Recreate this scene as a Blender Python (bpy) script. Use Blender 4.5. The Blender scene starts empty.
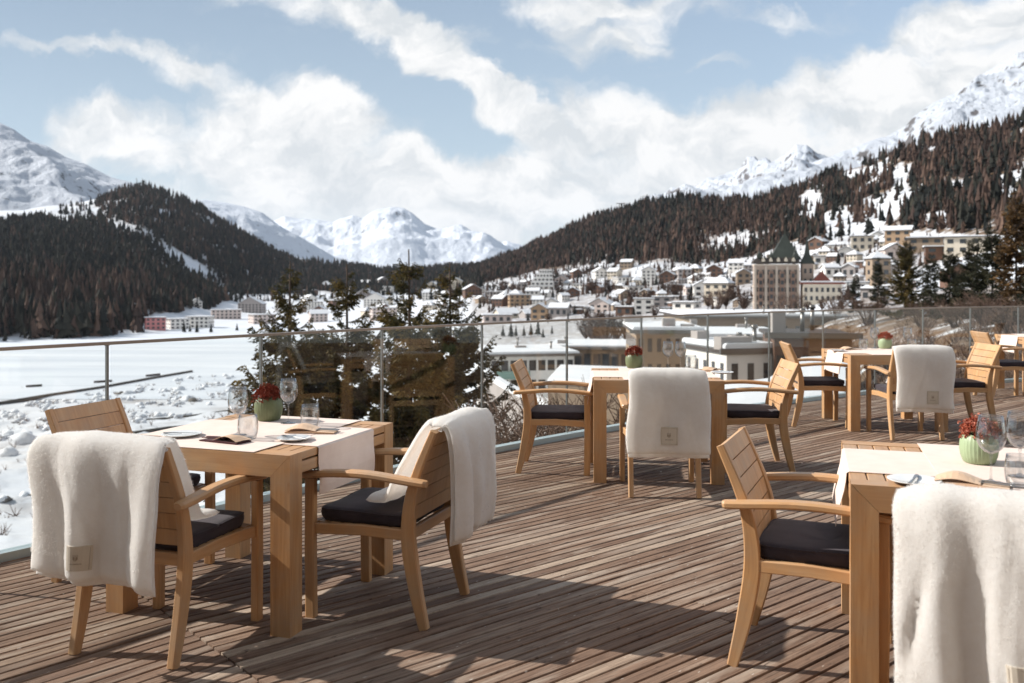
import bpy, bmesh, math, random
import numpy as np
from mathutils import Vector, Matrix, noise as mn
R = math.radians
rnd = random.Random(7)
SC = bpy.context.scene
COL = SC.collection
F, U0, V0, H = 910.0, 512.0, 283.0, 1.44       # focal length in px, principal column, horizon row, eye height

# ------------------------------------------------------------------ helpers
class MB:
    """collects geometry for ONE mesh; uv runs along the grain in metres, tone is a value per face"""
    def __init__(s):
        s.v, s.f, s.uv, s.t, s.m, s.sm = [], [], [], [], [], []
    def face(s, idx, uv=None, tone=0.5, mat=0, smooth=False):
        s.f.append(tuple(idx)); s.uv.append(uv if uv else [(0, 0)] * len(idx))
        s.t.append(tone); s.m.append(mat); s.sm.append(smooth)
    def poly(s, pts, uv=None, tone=0.5, mat=0):
        n = len(s.v); s.v += [tuple(p) for p in pts]
        s.face(range(n, n + len(pts)), uv, tone, mat)
    def loft(s, rings, uvr=None, closed=True, caps=True, tone=0.5, mat=0, smooth=False):
        """rings: list of equal-length point lists"""
        n0 = len(s.v); k = len(rings[0])
        for r in rings: s.v += [tuple(p) for p in r]
        L = [0.0]
        for a, b in zip(rings, rings[1:]):
            L.append(L[-1] + (Vector(a[0]) - Vector(b[0])).length)
        per = [0.0]
        r0 = rings[len(rings) // 2]
        for i in range(k):
            per.append(per[-1] + (Vector(r0[i]) - Vector(r0[(i + 1) % k])).length)
        o = rnd.random() * 7
        for j in range(len(rings) - 1):
            for i in range(k if closed else k - 1):
                a, b = n0 + j * k + i, n0 + j * k + (i + 1) % k
                s.face((a, b, b + k, a + k), [(L[j] + o, per[i] + o), (L[j] + o, per[i + 1] + o), (L[j + 1] + o, per[i + 1] + o), (L[j + 1] + o, per[i] + o)], tone, mat, smooth)
        if caps and closed:
            e = n0 + (len(rings) - 1) * k
            s.face(range(n0 + k - 1, n0 - 1, -1), [(o + .01 * i, o) for i in range(k)], tone, mat)
            s.face(range(e, e + k), [(o + .01 * i, o) for i in range(k)], tone, mat)
    def sweep(s, path, w, h, side=(1, 0, 0), ch=.004, tone=0.5, mat=0, fixed=False):
        """chamfered rectangle along a path; w along side, h across"""
        P = [Vector(p) for p in path]; n = len(P)
        W = w if isinstance(w, (list, tuple)) else [w] * n
        Hh = h if isinstance(h, (list, tuple)) else [h] * n
        sd0 = Vector(side).normalized(); rings = []
        for i in range(n):
            t = (P[min(i + 1, n - 1)] - P[max(i - 1, 0)]).normalized()
            sd = (sd0 - t * sd0.dot(t)).normalized(); up = t.cross(sd)
            a, b = W[i] / 2, Hh[i] / 2; c = min(ch, a * .6, b * .6)
            q = [(-a + c, -b), (a - c, -b), (a, -b + c), (a, b - c), (a - c, b), (-a + c, b), (-a, b - c), (-a, -b + c)]
            rings.append([P[i] + sd * x + up * y for x, y in q])
        s.loft(rings, tone=tone, mat=mat)
    def box(s, x0, x1, y0, y1, z0, z1, ch=.004, tone=0.5, mat=0):
        dx, dy, dz = x1 - x0, y1 - y0, z1 - z0
        cx, cy, cz = (x0 + x1) / 2, (y0 + y1) / 2, (z0 + z1) / 2
        if dx >= dy and dx >= dz: s.sweep([(x0, cy, cz), (x1, cy, cz)], dy, dz, (0, 1, 0), ch, tone, mat)
        elif dy >= dz: s.sweep([(cx, y0, cz), (cx, y1, cz)], dx, dz, (1, 0, 0), ch, tone, mat)
        else: s.sweep([(cx, cy, z0), (cx, cy, z1)], dx, dy, (1, 0, 0), ch, tone, mat)
    def lathe(s, prof, n=32, c=(0, 0, 0), tone=0.5, mat=0, mod=None):
        rings = []
        for r, z in prof:
            ring = []
            for i in range(n):
                a = 2 * math.pi * i / n
                rr = r * (mod(a, z) if mod else 1)
                ring.append((c[0] + rr * math.cos(a), c[1] + rr * math.sin(a), c[2] + z))
            rings.append(ring)
        s.loft(rings, tone=tone, mat=mat, smooth=True)
    def tube(s, path, r, n=6, tone=0.5, mat=0, smooth=True):
        P = [Vector(p) for p in path]; m = len(P)
        rr = r if isinstance(r, (list, tuple)) else [r] * m
        rings = []
        for i in range(m):
            t = (P[min(i + 1, m - 1)] - P[max(i - 1, 0)]).normalized()
            a = Vector((0, 0, 1)) if abs(t.z) < .9 else Vector((1, 0, 0))
            x = t.cross(a).normalized(); y = t.cross(x)
            rings.append([P[i] + x * rr[i] * math.cos(2 * math.pi * k / n) + y * rr[i] * math.sin(2 * math.pi * k / n) for k in range(n)])
        s.loft(rings, tone=tone, mat=mat, smooth=smooth)
    def prism(s, pts, y0, y1, tone=0.5, mat=0, grain='x'):
        """polygon given in x,z, pushed from y0 to y1"""
        n = len(pts); o = rnd.random() * 5
        g = (lambda p, y: (p[0] + o, p[1] + y + o)) if grain == 'x' else (lambda p, y: (p[1] + o, p[0] + y + o))
        A = [(x, y0, z) for x, z in pts]; B = [(x, y1, z) for x, z in pts]
        s.poly(A, [g(p, y0) for p in pts], tone, mat)
        s.poly(B[::-1], [g(p, y1) for p in pts[::-1]], tone, mat)
        for i in range(n):
            j = (i + 1) % n
            s.poly([A[j], A[i], B[i], B[j]], [g(pts[j], y0), g(pts[i], y0), g(pts[i], y1), g(pts[j], y1)], tone, mat)
    def build(s, name, mats, parent=None, loc=None):
        me = bpy.data.meshes.new(name)
        me.from_pydata([tuple(p) for p in s.v], [], s.f)
        if not isinstance(mats, (list, tuple)): mats = [mats]
        for m in mats: me.materials.append(m)
        ul = me.uv_layers.new(name='UVMap')
        fl = [c for f in s.uv for q in f for c in q]
        ul.data.foreach_set('uv', fl)
        at = me.attributes.new('tone', 'FLOAT', 'FACE'); at.data.foreach_set('value', s.t)
        me.polygons.foreach_set('material_index', s.m)
        me.polygons.foreach_set('use_smooth', s.sm)
        bm = bmesh.new(); bm.from_mesh(me); bmesh.ops.recalc_face_normals(bm, faces=bm.faces); bm.to_mesh(me); bm.free()
        me.update()
        return link(name, me, parent, loc)

def link(name, me, parent=None, loc=None):
    o = bpy.data.objects.new(name, me); COL.objects.link(o)
    if parent is not None: o.parent = parent
    if loc is not None: o.location = loc
    return o

def np_mesh(name, V, Fc, mat, parent=None, tone=None, smooth=False):
    """fast mesh: V (n,3), Fc (m,3|4)"""
    me = bpy.data.meshes.new(name)
    V = np.asarray(V, np.float32); Fc = np.asarray(Fc, np.int32); k = Fc.shape[1]
    me.vertices.add(len(V)); me.vertices.foreach_set('co', V.ravel())
    me.loops.add(Fc.size); me.loops.foreach_set('vertex_index', Fc.ravel())
    me.polygons.add(len(Fc))
    me.polygons.foreach_set('loop_start', np.arange(0, Fc.size, k, dtype=np.int32))
    me.polygons.foreach_set('loop_total', np.full(len(Fc), k, np.int32))
    me.polygons.foreach_set('use_smooth', np.full(len(Fc), smooth, bool))
    if tone is not None:
        at = me.attributes.new('tone', 'FLOAT', 'FACE'); at.data.foreach_set('value', np.asarray(tone, np.float32))
    me.materials.append(mat)
    me.update(calc_edges=True)
    return link(name, me, parent)

def tag(o, label=None, cat=None, group=None, kind=None):
    if label: o['label'] = label
    if cat: o['category'] = cat
    if group: o['group'] = group
    if kind: o['kind'] = kind
    return o
def thing(name, label, cat, loc=(0, 0, 0), rz=0, group=None):
    o = bpy.data.objects.new(name, None); COL.objects.link(o)
    o.location = loc; o.rotation_euler = (0, 0, rz); o.empty_display_size = .1
    return tag(o, label, cat, group)
def copy_tree(o, parent=None):
    c = o.copy(); COL.objects.link(c)
    if parent is not None: c.parent = parent
    for ch in list(o.children): copy_tree(ch, c)
    return c
def catmull(pts, n):
    """smooth polyline through points (tuples of any length)"""
    P = [pts[0]] + list(pts) + [pts[-1]]; out = []
    for i in range(1, len(P) - 2):
        for k in range(n):
            t = k / n
            out.append(tuple(.5 * (2 * b + (c - a) * t + (2 * a - 5 * b + 4 * c - d) * t * t + (-a + 3 * b - 3 * c + d) * t ** 3) for a, b, c, d in zip(P[i - 1], P[i], P[i + 1], P[i + 2])))
    out.append(tuple(pts[-1])); return out

# ------------------------------------------------------------------ materials
def lin(r, g, b):
    f = lambda c: (c / 255 / 12.92) if c / 255 <= .04045 else ((c / 255 + .055) / 1.055) ** 2.4
    return (f(r), f(g), f(b), 1)
class NT:
    def __init__(s, name, world=False):
        s.m = bpy.data.materials.new(name); s.m.use_nodes = True
        s.t = s.m.node_tree; s.t.nodes.clear()
        s.out = s.n('ShaderNodeOutputMaterial')
    def n(s, typ, **kw):
        o = s.t.nodes.new(typ)
        for k, v in kw.items(): setattr(o, k, v)
        return o
    def l(s, a, b): s.t.links.new(a, b)
    def val(s, sock, v):
        if hasattr(v, 'node') or isinstance(v, bpy.types.NodeSocket): s.l(v, sock)
        else: sock.default_value = v
    def math(s, op, a, b=None, clamp=False):
        o = s.n('ShaderNodeMath', operation=op, use_clamp=clamp); s.val(o.inputs[0], a)
        if b is not None: s.val(o.inputs[1], b)
        return o.outputs[0]
    def mix(s, f, a, b, blend='MIX'):
        o = s.n('ShaderNodeMix', data_type='RGBA', blend_type=blend); s.val(o.inputs[0], f); s.val(o.inputs[6], a); s.val(o.inputs[7], b)
        return o.outputs[2]
    def noise(s, vec=None, scale=5., det=4., rough=.55, dist=0.):
        o = s.n('ShaderNodeTexNoise'); o.inputs['Scale'].default_value = scale; o.inputs['Detail'].default_value = det
        o.inputs['Roughness'].default_value = rough; o.inputs['Distortion'].default_value = dist
        if vec is not None: s.l(vec, o.inputs['Vector'])
        return o.outputs['Fac']
    def ramp(s, f, stops):
        o = s.n('ShaderNodeValToRGB'); e = o.color_ramp.elements
        while len(e) < len(stops): e.new(.5)
        for i, (p, c) in enumerate(stops): e[i].position = p; e[i].color = c if len(c) == 4 else (*c, 1)
        s.l(f, o.inputs[0]); return o.outputs[0]
    def mapr(s, f, a, b, c=0., d=1.):
        o = s.n('ShaderNodeMapRange'); s.l(f, o.inputs[0])
        for i, v in enumerate((a, b, c, d)): o.inputs[i + 1].default_value = v
        return o.outputs[0]
    def coord(s, kind='Object', scale=(1, 1, 1), rot=(0, 0, 0)):
        c = s.n('ShaderNodeTexCoord'); m = s.n('ShaderNodeMapping'); s.l(c.outputs[kind], m.inputs[0])
        m.inputs['Scale'].default_value = scale; m.inputs['Rotation'].default_value = rot
        return m.outputs[0]
    def attr(s, name='tone'):
        a = s.n('ShaderNodeAttribute'); a.attribute_name = name; return a.outputs['Fac']
    def bsdf(s, col, rough=.6, bump=None, bs=.3, bd=.01, spec=.5, metal=0., **kw):
        b = s.n('ShaderNodeBsdfPrincipled'); s.val(b.inputs['Base Color'], col); s.val(b.inputs['Roughness'], rough)
        b.inputs['Specular IOR Level'].default_value = spec; b.inputs['Metallic'].default_value = metal
        for k, v in kw.items(): s.val(b.inputs[k.replace('_', ' ')], v)
        if bump is not None:
            u = s.n('ShaderNodeBump'); u.inputs['Strength'].default_value = bs; u.inputs['Distance'].default_value = bd
            s.l(bump, u.inputs['Height']); s.l(u.outputs[0], b.inputs['Normal'])
        s.l(b.outputs[0], s.out.inputs[0]); return b
    def rand(s):
        return s.n('ShaderNodeObjectInfo').outputs['Random']

def M_wood(name, dark, mid, light, rough=.44):
    t = NT(name); uv = t.coord('UV', (3, 60, 1)); n1 = t.noise(uv, 1., 5, .6, .4)
    uv2 = t.coord('UV', (1.2, 9, 1)); n2 = t.noise(uv2, 1., 3, .5, 1.2)
    f = t.math('ADD', t.math('MULTIPLY', n1, .55), t.math('MULTIPLY', n2, .45))
    c = t.ramp(f, [(.30, dark), (.50, mid), (.70, light)])
    r = t.math('ADD', t.math('MULTIPLY', t.rand(), .5), t.math('MULTIPLY', t.attr(), .5))
    c = t.mix(t.mapr(r, 0, 1, 0, .42), c, (light[0] * 1.1, light[1] * 1.15, light[2] * 1.3, 1))
    c = t.mix(t.mapr(t.rand(), 0, 1, 0., .25), c, dark)
    n5 = t.noise(t.coord('Object'), 5., 4, .65); c = t.mix(t.mapr(n5, .40, .68, 0, .6), c, lin(172, 148, 122)); n6 = t.noise(t.coord('UV', (6, 30, 1)), 1., 4, .6); c = t.mix(t.mapr(n6, .64, .74, 0, .5), c, dark)
    t.bsdf(c, rough, n1, .25, .002, .5); return t.m
def M_plain(name, col, rough=.6, var=.12, scale=8., metal=0., spec=.4, bump=.0):
    t = NT(name); n = t.noise(t.coord('Object'), scale, 5)
    c = t.mix(t.mapr(n, .3, .7, 0, 1), tuple(x * (1 - var) for x in col[:3]) + (1,), tuple(min(1, x * (1 + var)) for x in col[:3]) + (1,))
    t.bsdf(c, rough, n if bump else None, bump, .01, spec, metal); return t.m
def M_glass(name, tint=(1, 1, 1, 1), ior=1.5, rough=0.0):
    """thin clear glass: lets light straight through, mirrors by Fresnel"""
    t = NT(name); lw = t.n('ShaderNodeLayerWeight'); f0 = ((ior - 1) / (ior + 1)) ** 2
    f5 = t.math('POWER', lw.outputs['Facing'], 5.); lw.inputs['Blend'].default_value = .5
    f = t.math('ADD', t.math('MULTIPLY', f5, 1 - f0), f0)
    tr = t.n('ShaderNodeBsdfTransparent'); tr.inputs[0].default_value = tint
    g = t.n('ShaderNodeBsdfGlossy'); g.inputs['Roughness'].default_value = rough
    m = t.n('ShaderNodeMixShader'); t.l(f, m.inputs[0]); t.l(tr.outputs[0], m.inputs[1]); t.l(g.outputs[0], m.inputs[2])
    t.l(m.outputs[0], t.out.inputs[0]); return t.m

MAT = {}
MAT['teak'] = M_wood('honey_wood', lin(148, 99, 57), lin(184, 134, 84), lin(208, 166, 118))
MAT['oak'] = M_wood('pale_wood', lin(156, 106, 62), lin(190, 142, 92), lin(212, 172, 126))
def m_deck():
    t = NT('weathered_boards'); n1 = t.noise(t.coord('UV', (3., 110, 1)), 1., 7, .7, .25)
    n2 = t.noise(t.coord('UV', (.9, 7, 1)), 1., 4, .65, .5); n3 = t.noise(t.coord('UV', (14, 60, 1)), 1., 4, .6); n4 = t.noise(t.coord('Object'), .55, 4, .6)
    vo = t.n('ShaderNodeTexVoronoi'); vo.inputs['Scale'].default_value = 1.; t.l(t.coord('UV', (2.2, 13, 1)), vo.inputs['Vector'])
    base = t.ramp(t.attr(), [(0., lin(100, 78, 64)), (.35, lin(125, 101, 84)), (.65, lin(147, 122, 103)), (1., lin(198, 179, 158))])
    base = t.mix(t.mapr(n4, .35, .65, 0, .25), base, lin(116, 86, 70))
    c = t.mix(t.mapr(n1, .34, .56, .8, 0), base, lin(64, 47, 38))
    c = t.mix(t.mapr(n2, .50, .70, 0, .6), c, lin(190, 176, 160))
    c = t.mix(t.mapr(n3, .60, .70, 0, .75), c, lin(58, 42, 35))
    c = t.mix(t.mapr(vo.outputs['Distance'], .10, .05, 0, .8), c, lin(52, 36, 28))
    vw = t.n('ShaderNodeTexVoronoi'); vw.inputs['Scale'].default_value = 1.; t.l(t.coord('UV', (7, 33, 1)), vw.inputs['Vector'])
    c = t.mix(t.mapr(vw.outputs['Distance'], .07, .04, 0, .8), c, lin(226, 220, 210))
    t.bsdf(c, .75, n1, .8, .004, .25); return t.m
MAT['deck'] = m_deck()
MAT['dark'] = M_plain('dark_underside', (.012, .010, .009, 1), .9)
def m_fleece():
    t = NT('cream_fleece'); o = t.coord('Object'); n1 = t.noise(o, 260., 4, .7); n2 = t.noise(o, 45., 4, .65, .6); n3 = t.noise(o, 9., 3)
    h = t.math('ADD', t.math('MULTIPLY', n1, .5), n2)
    c = t.mix(t.mapr(n3, .3, .7, 0, 1), lin(246, 243, 239), lin(251, 249, 246))
    c = t.mix(t.mapr(n2, .35, .6, .25, 0), c, lin(238, 231, 223))
    b = t.bsdf(c, .95, h, .5, .005, .1, Sheen_Weight=.5, Sheen_Roughness=.6)
    tr = t.n('ShaderNodeBsdfTranslucent'); t.l(c, tr.inputs[0]); m = t.n('ShaderNodeMixShader'); m.inputs[0].default_value = .52
    t.l(b.outputs[0], m.inputs[1]); t.l(tr.outputs[0], m.inputs[2]); t.l(m.outputs[0], t.out.inputs[0]); return t.m
MAT['fleece'] = m_fleece()
def m_cloth(name, a, b, sc=500, rough=.9):
    t = NT(name); o = t.coord('Object'); w = t.noise(o, sc, 2); n = t.noise(o, 12., 4)
    t.bsdf(t.mix(t.mapr(n, .3, .7), a, b), rough, w, .3, .002, .15, Sheen_Weight=.15); return t.m
MAT['cushion'] = m_cloth('charcoal_fabric', lin(52, 46, 52), lin(66, 59, 65))
MAT['runner'] = m_cloth('sand_linen', lin(220, 199, 186), lin(228, 208, 196), 300)
MAT['kraft'] = m_cloth('kraft_paper', lin(202, 168, 138), lin(212, 180, 150), 200, .8)
MAT['maroon'] = m_cloth('maroon_cloth', lin(62, 22, 26), lin(76, 30, 32), 300)
MAT['patch'] = m_cloth('linen_patch', lin(196, 186, 170), lin(206, 196, 181), 400)
MAT['stitch'] = M_plain('taupe_thread', lin(150, 136, 120), .8)
MAT['pot'] = M_plain('celadon_glaze', lin(108, 116, 84), .45, .15, 20)
MAT['potpale'] = M_plain('pale_celadon_glaze', lin(152, 168, 132), .45, .08, 20)
MAT['soil'] = M_plain('soil', (.03, .02, .015, 1), .95)
def m_flower(name, cols):
    t = NT(name); n = t.noise(t.coord('Object'), 120., 3)
    f = t.math('ADD', t.math('MULTIPLY', t.attr(), .7), t.math('MULTIPLY', n, .3))
    t.bsdf(t.ramp(f, [(i / (len(cols) - 1), c) for i, c in enumerate(cols)]), .8, n, .4, .003, .2); return t.m
MAT['flower'] = m_flower('red_blossom', [lin(84, 36, 30), lin(132, 60, 46), lin(158, 84, 64), lin(182, 122, 104)])
MAT['flowermix'] = m_flower('rust_blossom', [lin(122, 62, 50), lin(178, 92, 66), lin(192, 124, 104), lin(184, 150, 154)])
def m_crystal():
    t = NT('table_glass'); lw = t.n('ShaderNodeLayerWeight'); lw.inputs['Blend'].default_value = .5; fc = lw.outputs['Facing']
    tint = t.mix(t.math('POWER', fc, 4.), (.97, .975, .975, 1), (.24, .25, .25, 1)); tr = t.n('ShaderNodeBsdfTransparent'); t.l(tint, tr.inputs[0])
    g = t.n('ShaderNodeBsdfGlossy'); g.inputs['Roughness'].default_value = .01
    m = t.n('ShaderNodeMixShader'); t.l(t.math('ADD', t.math('MULTIPLY', t.math('POWER', fc, 2.6), .85), .10), m.inputs[0]); t.l(tr.outputs[0], m.inputs[1]); t.l(g.outputs[0], m.inputs[2])
    t.l(m.outputs[0], t.out.inputs[0]); return t.m
MAT['glass'] = m_crystal()
MAT['pane'] = M_glass('balustrade_glass', (.955, .962, .95, 1), 1.45)
MAT['china'] = M_plain('white_china', (.78, .77, .75, 1), .15, .02, 5, 0, .6)
MAT['steel'] = M_plain('steel', (.42, .41, .40, 1), .3, .1, 30, 1.)
MAT['post'] = M_plain('grey_steel', (.20, .19, .18, 1), .35, .1, 30, 1.)
MAT['rail'] = M_plain('bronze_rail', lin(140, 126, 114), .4, .1, 30, .7)
MAT['shoe'] = M_plain('pale_metal_edge', lin(176, 190, 192), .4, .06, 6, .3)

# ------------------------------------------------------------------ camera, sun, sky
cam = bpy.data.cameras.new('camera'); co = bpy.data.objects.new('camera', cam); COL.objects.link(co)
co.location = (0, 0, H); co.rotation_euler = (R(90), 0, 0)
cam.sensor_width = 36; cam.lens = F / 1024 * 36; cam.shift_y = (V0 - 341.5) / 1024
cam.clip_start = .05; cam.clip_end = 40000
cam.dof.use_dof = True; cam.dof.focus_distance = 5.0; cam.dof.aperture_fstop = 3.2
SC.camera = co
SUN_EL, SUN_AZ = 33.0, (-.974, .226)
S = Vector((SUN_AZ[0], SUN_AZ[1], 0)).normalized() * math.cos(R(SUN_EL)) + Vector((0, 0, math.sin(R(SUN_EL))))
sl = bpy.data.lights.new('sun', 'SUN'); sl.energy = 4.4; sl.angle = R(.53); sl.color = (1, .955, .89)
so = bpy.data.objects.new('sun', sl); COL.objects.link(so); so.rotation_euler = (-S).to_track_quat('-Z', 'Y').to_euler()
def build_world():
    w = bpy.data.worlds.new('World'); SC.world = w; w.use_nodes = True
    t = NT.__new__(NT); t.t = w.node_tree; t.t.nodes.clear(); t.m = w
    out = t.n('ShaderNodeOutputWorld'); bg = t.n('ShaderNodeBackground'); t.l(bg.outputs[0], out.inputs[0])
    sky = t.n('ShaderNodeTexSky', sky_type='NISHITA'); sky.sun_disc = False; sky.sun_elevation = R(SUN_EL)
    sky.sun_rotation = math.atan2(-SUN_AZ[0], SUN_AZ[1]); sky.altitude = 1800; sky.dust_density = 1.6; sky.ozone_density = 1.2
    tc = t.n('ShaderNodeTexCoord'); sep = t.n('ShaderNodeSeparateXYZ'); t.l(tc.outputs['Generated'], sep.inputs[0])
    # compass coordinates of the sky: sideways slope a and climb e of each direction
    yy = t.math('MAXIMUM', t.math('ABSOLUTE', sep.outputs[1]), .12)
    a = t.math('DIVIDE', sep.outputs[0], yy); e = t.math('DIVIDE', sep.outputs[2], yy)
    cv = t.n('ShaderNodeCombineXYZ'); t.l(a, cv.inputs[0]); t.l(e, cv.inputs[1])
    def warp(src, sc, amt, det):
        nz = t.n('ShaderNodeTexNoise'); nz.inputs['Scale'].default_value = sc; nz.inputs['Detail'].default_value = det; nz.inputs['Roughness'].default_value = .6
        t.l(src, nz.inputs['Vector'])
        s1 = t.n('ShaderNodeVectorMath', operation='SUBTRACT'); t.l(nz.outputs['Color'], s1.inputs[0]); s1.inputs[1].default_value = (.5, .5, .5)
        s2 = t.n('ShaderNodeVectorMath', operation='SCALE'); t.l(s1.outputs[0], s2.inputs[0]); s2.inputs['Scale'].default_value = amt
        s3 = t.n('ShaderNodeVectorMath', operation='ADD'); t.l(src, s3.inputs[0]); t.l(s2.outputs[0], s3.inputs[1])
        return s3.outputs[0]
    pv = warp(warp(cv.outputs[0], 5., .10, 2.), 16., .07, 5.)
    acc = None
    # cloud banks: centre column, centre row, half width, half height, tilt, weight   (1 px = 1/910)
    for (cu, cvv, hw, hh, ang, wt) in CLOUDS:
        m = t.n('ShaderNodeMapping', vector_type='TEXTURE'); t.l(pv, m.inputs[0])
        m.inputs['Location'].default_value = ((cu - U0) / F, (V0 - cvv) / F, 0)
        m.inputs['Rotation'].default_value = (0, 0, R(ang)); m.inputs['Scale'].default_value = (hw / F, hh / F, 1)
        ln = t.n('ShaderNodeVectorMath', operation='LENGTH'); t.l(m.outputs[0], ln.inputs[0])
        v = t.mapr(ln.outputs['Value'], 1.45, .35, 0, wt)
        acc = v if acc is None else t.math('ADD', acc, v)
    acc = t.math('MULTIPLY', t.math('MINIMUM', acc, 1.2), .92)
    st = t.n('ShaderNodeMapping'); t.l(pv, st.inputs[0]); st.inputs['Scale'].default_value = (1, 1.9, 1); st.inputs['Rotation'].default_value = (0, 0, R(-14))
    fb = t.noise(st.outputs[0], 7., 9, .58)
    d = t.math('ADD', acc, t.math('MULTIPLY', t.math('SUBTRACT', fb, .5), 2.5))
    mask = t.mapr(d, .12, .98)
    mask.node.interpolation_type = 'SMOOTHSTEP'
    mask = t.math('MAXIMUM', mask, t.mapr(sep.outputs[1], -.02, -.25, 0, .6))      # unseen bright cloud added behind the hotel as fill for shaded faces
    fb2 = t.noise(st.outputs[0], 11., 7, .6)
    shade = t.mapr(t.math('ADD', t.math('MULTIPLY', fb2, 1.1), t.math('MULTIPLY', d, -.10)), .36, .56)
    cc = t.mix(shade, (7.3, 7.25, 7.18, 1), (5.2, 5.45, 5.65, 1))
    veil = t.mapr(e, .0, .34, .70, .34)          # thin high cloud milks the blue, more towards the horizon
    base = t.mix(veil, t.mix(1, sky.outputs[0], (.88, .90, .90, 1), 'MULTIPLY'), (4.5, 5.3, 5.7, 1))
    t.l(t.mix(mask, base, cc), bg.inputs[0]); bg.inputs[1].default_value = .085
CLOUDS = [
    (300, 10, 190, 20, -8, .8), (420, 48, 90, 24, -30, .9), (480, 88, 75, 20, -32, .9), (520, 118, 50, 18, -35, .8),
    (70, 52, 110, 9, -5, .75), (205, 75, 70, 14, -16, .6), (105, 122, 62, 24, -6, .95), (60, 150, 90, 24, 20, .75), (130,160,40,22,0,.7),
    (265, 125, 95, 42, 10, .95), (300, 165, 130, 45, 0, 1.1), (430, 195, 190, 34, 5, 1.0), (330, 105, 60, 16, -5, .5), (385, 165, 100, 28, -30, .8),
    (620, 130, 110, 38, -8, .95), (560, 185, 130, 40, 8, .9), (690, 160, 150, 32, 12, .8), (800, 110, 150, 30, 18, .85),
    (900, 80, 140, 46, 26, 1.15), (1000, 45, 100, 60, 25, 1.1), (840, 165, 160, 40, 0, .9), (1010, 120, 100, 60, 0, .9),
    (660, 6, 130, 20, -8, .9), (634, 36, 34, 15, 0, .8), (718, 74, 34, 11, -12, .75), (585, 35, 20, 24, 0, .35), (545, 10, 60, 14, 0, .5),
    (500, 235, 160, 16, 0, .6), (800, 20, 30, 10, 0, .2),
]
build_world()
SC.view_settings.view_transform = 'Standard'; SC.view_settings.look = 'None'; SC.view_settings.exposure = .72; SC.view_settings.gamma = 1
SC.render.engine = 'CYCLES'
cy = SC.cycles
cy.use_denoising = True; cy.max_bounces = 10; cy.transparent_max_bounces = 24; cy.glossy_bounces = 4; cy.diffuse_bounces = 3
cy.caustics_reflective = False; cy.caustics_refractive = False; cy.use_adaptive_sampling = False
SC.render.threads_mode = 'AUTO'
# ------------------------------------------------------------------ terrace: edge line, boards, balustrade
POSTU = [109.6, 263.4, 384.4, 484.3, 569.1, 643.5, 709.7, 771, 825, 876.8, 924.7, 972, 1020]
_m = [(0, 347.4, .335), (109.6, 341.7, .335), (263.4, 333, .335), (384.4, 326.3, .335), (484.3, 322.5, .335), (569, 318.3, .335), (643.5, 315.5, .335),
      (709.7, 313.3, .335), (771, 311.4, .335), (825, 309.8, .335), (876.8, 308.2, .335), (924.7, 307.7, .335), (972, 306.5, .335), (1020, 305.7, .335),
      (0, 561, H), (24, 555, H), (257, 503, H), (298, 495.5, H), (370, 480, H), (392, 472, H), (492, 453, H), (527, 445, H), (586, 438.6, H), (792, 405.6, H), (1003, 383, H)]
_c = np.polyfit([m[0] for m in _m], [(m[1] - V0) / m[2] for m in _m], 3)
def edge_at(u):
    s = float(np.polyval(_c, u)); return Vector(((u - U0) / s, F / s))
posts = [edge_at(u) for u in POSTU]
def extend(a, b, n, turn):
    d = (b - a); d = d.normalized() * 1.07; out = []; p = b
    for i in range(n):
        d = Matrix.Rotation(R(turn), 2) @ d; p = p + d; out.append(p)
    return out
posts = extend(posts[2], posts[0], 5, 1.2)[::-1] + posts + extend(posts[-3], posts[-1], 5, -1.6)
def offset_line(P, d):
    out = []
    for i, p in enumerate(P):
        t = (P[min(i + 1, len(P) - 1)] - P[max(i - 1, 0)]).normalized()
        out.append(p + Vector((t.y, -t.x)) * d)      # towards the deck side
    return out
deck_edge = offset_line(posts, .05)
deck_poly = [tuple(p) for p in deck_edge] + [(16.5, -2.4), (16.5, -3.0), (-7.5, -3.0), (-6.0, -1.2)]
def clip(poly, n, c):
    """keep the side where n.p >= c"""
    out = []
    for i in range(len(poly)):
        a, b = poly[i], poly[(i + 1) % len(poly)]
        da, db = n[0] * a[0] + n[1] * a[1] - c, n[0] * b[0] + n[1] * b[1] - c
        if da >= 0: out.append(a)
        if (da >= 0) != (db >= 0):
            k = da / (da - db); out.append((a[0] + (b[0] - a[0]) * k, a[1] + (b[1] - a[1]) * k))
    return out
def area(p): return .5 * sum(p[i][0] * p[(i + 1) % len(p)][1] - p[(i + 1) % len(p)][0] * p[i][1] for i in range(len(p)))
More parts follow.
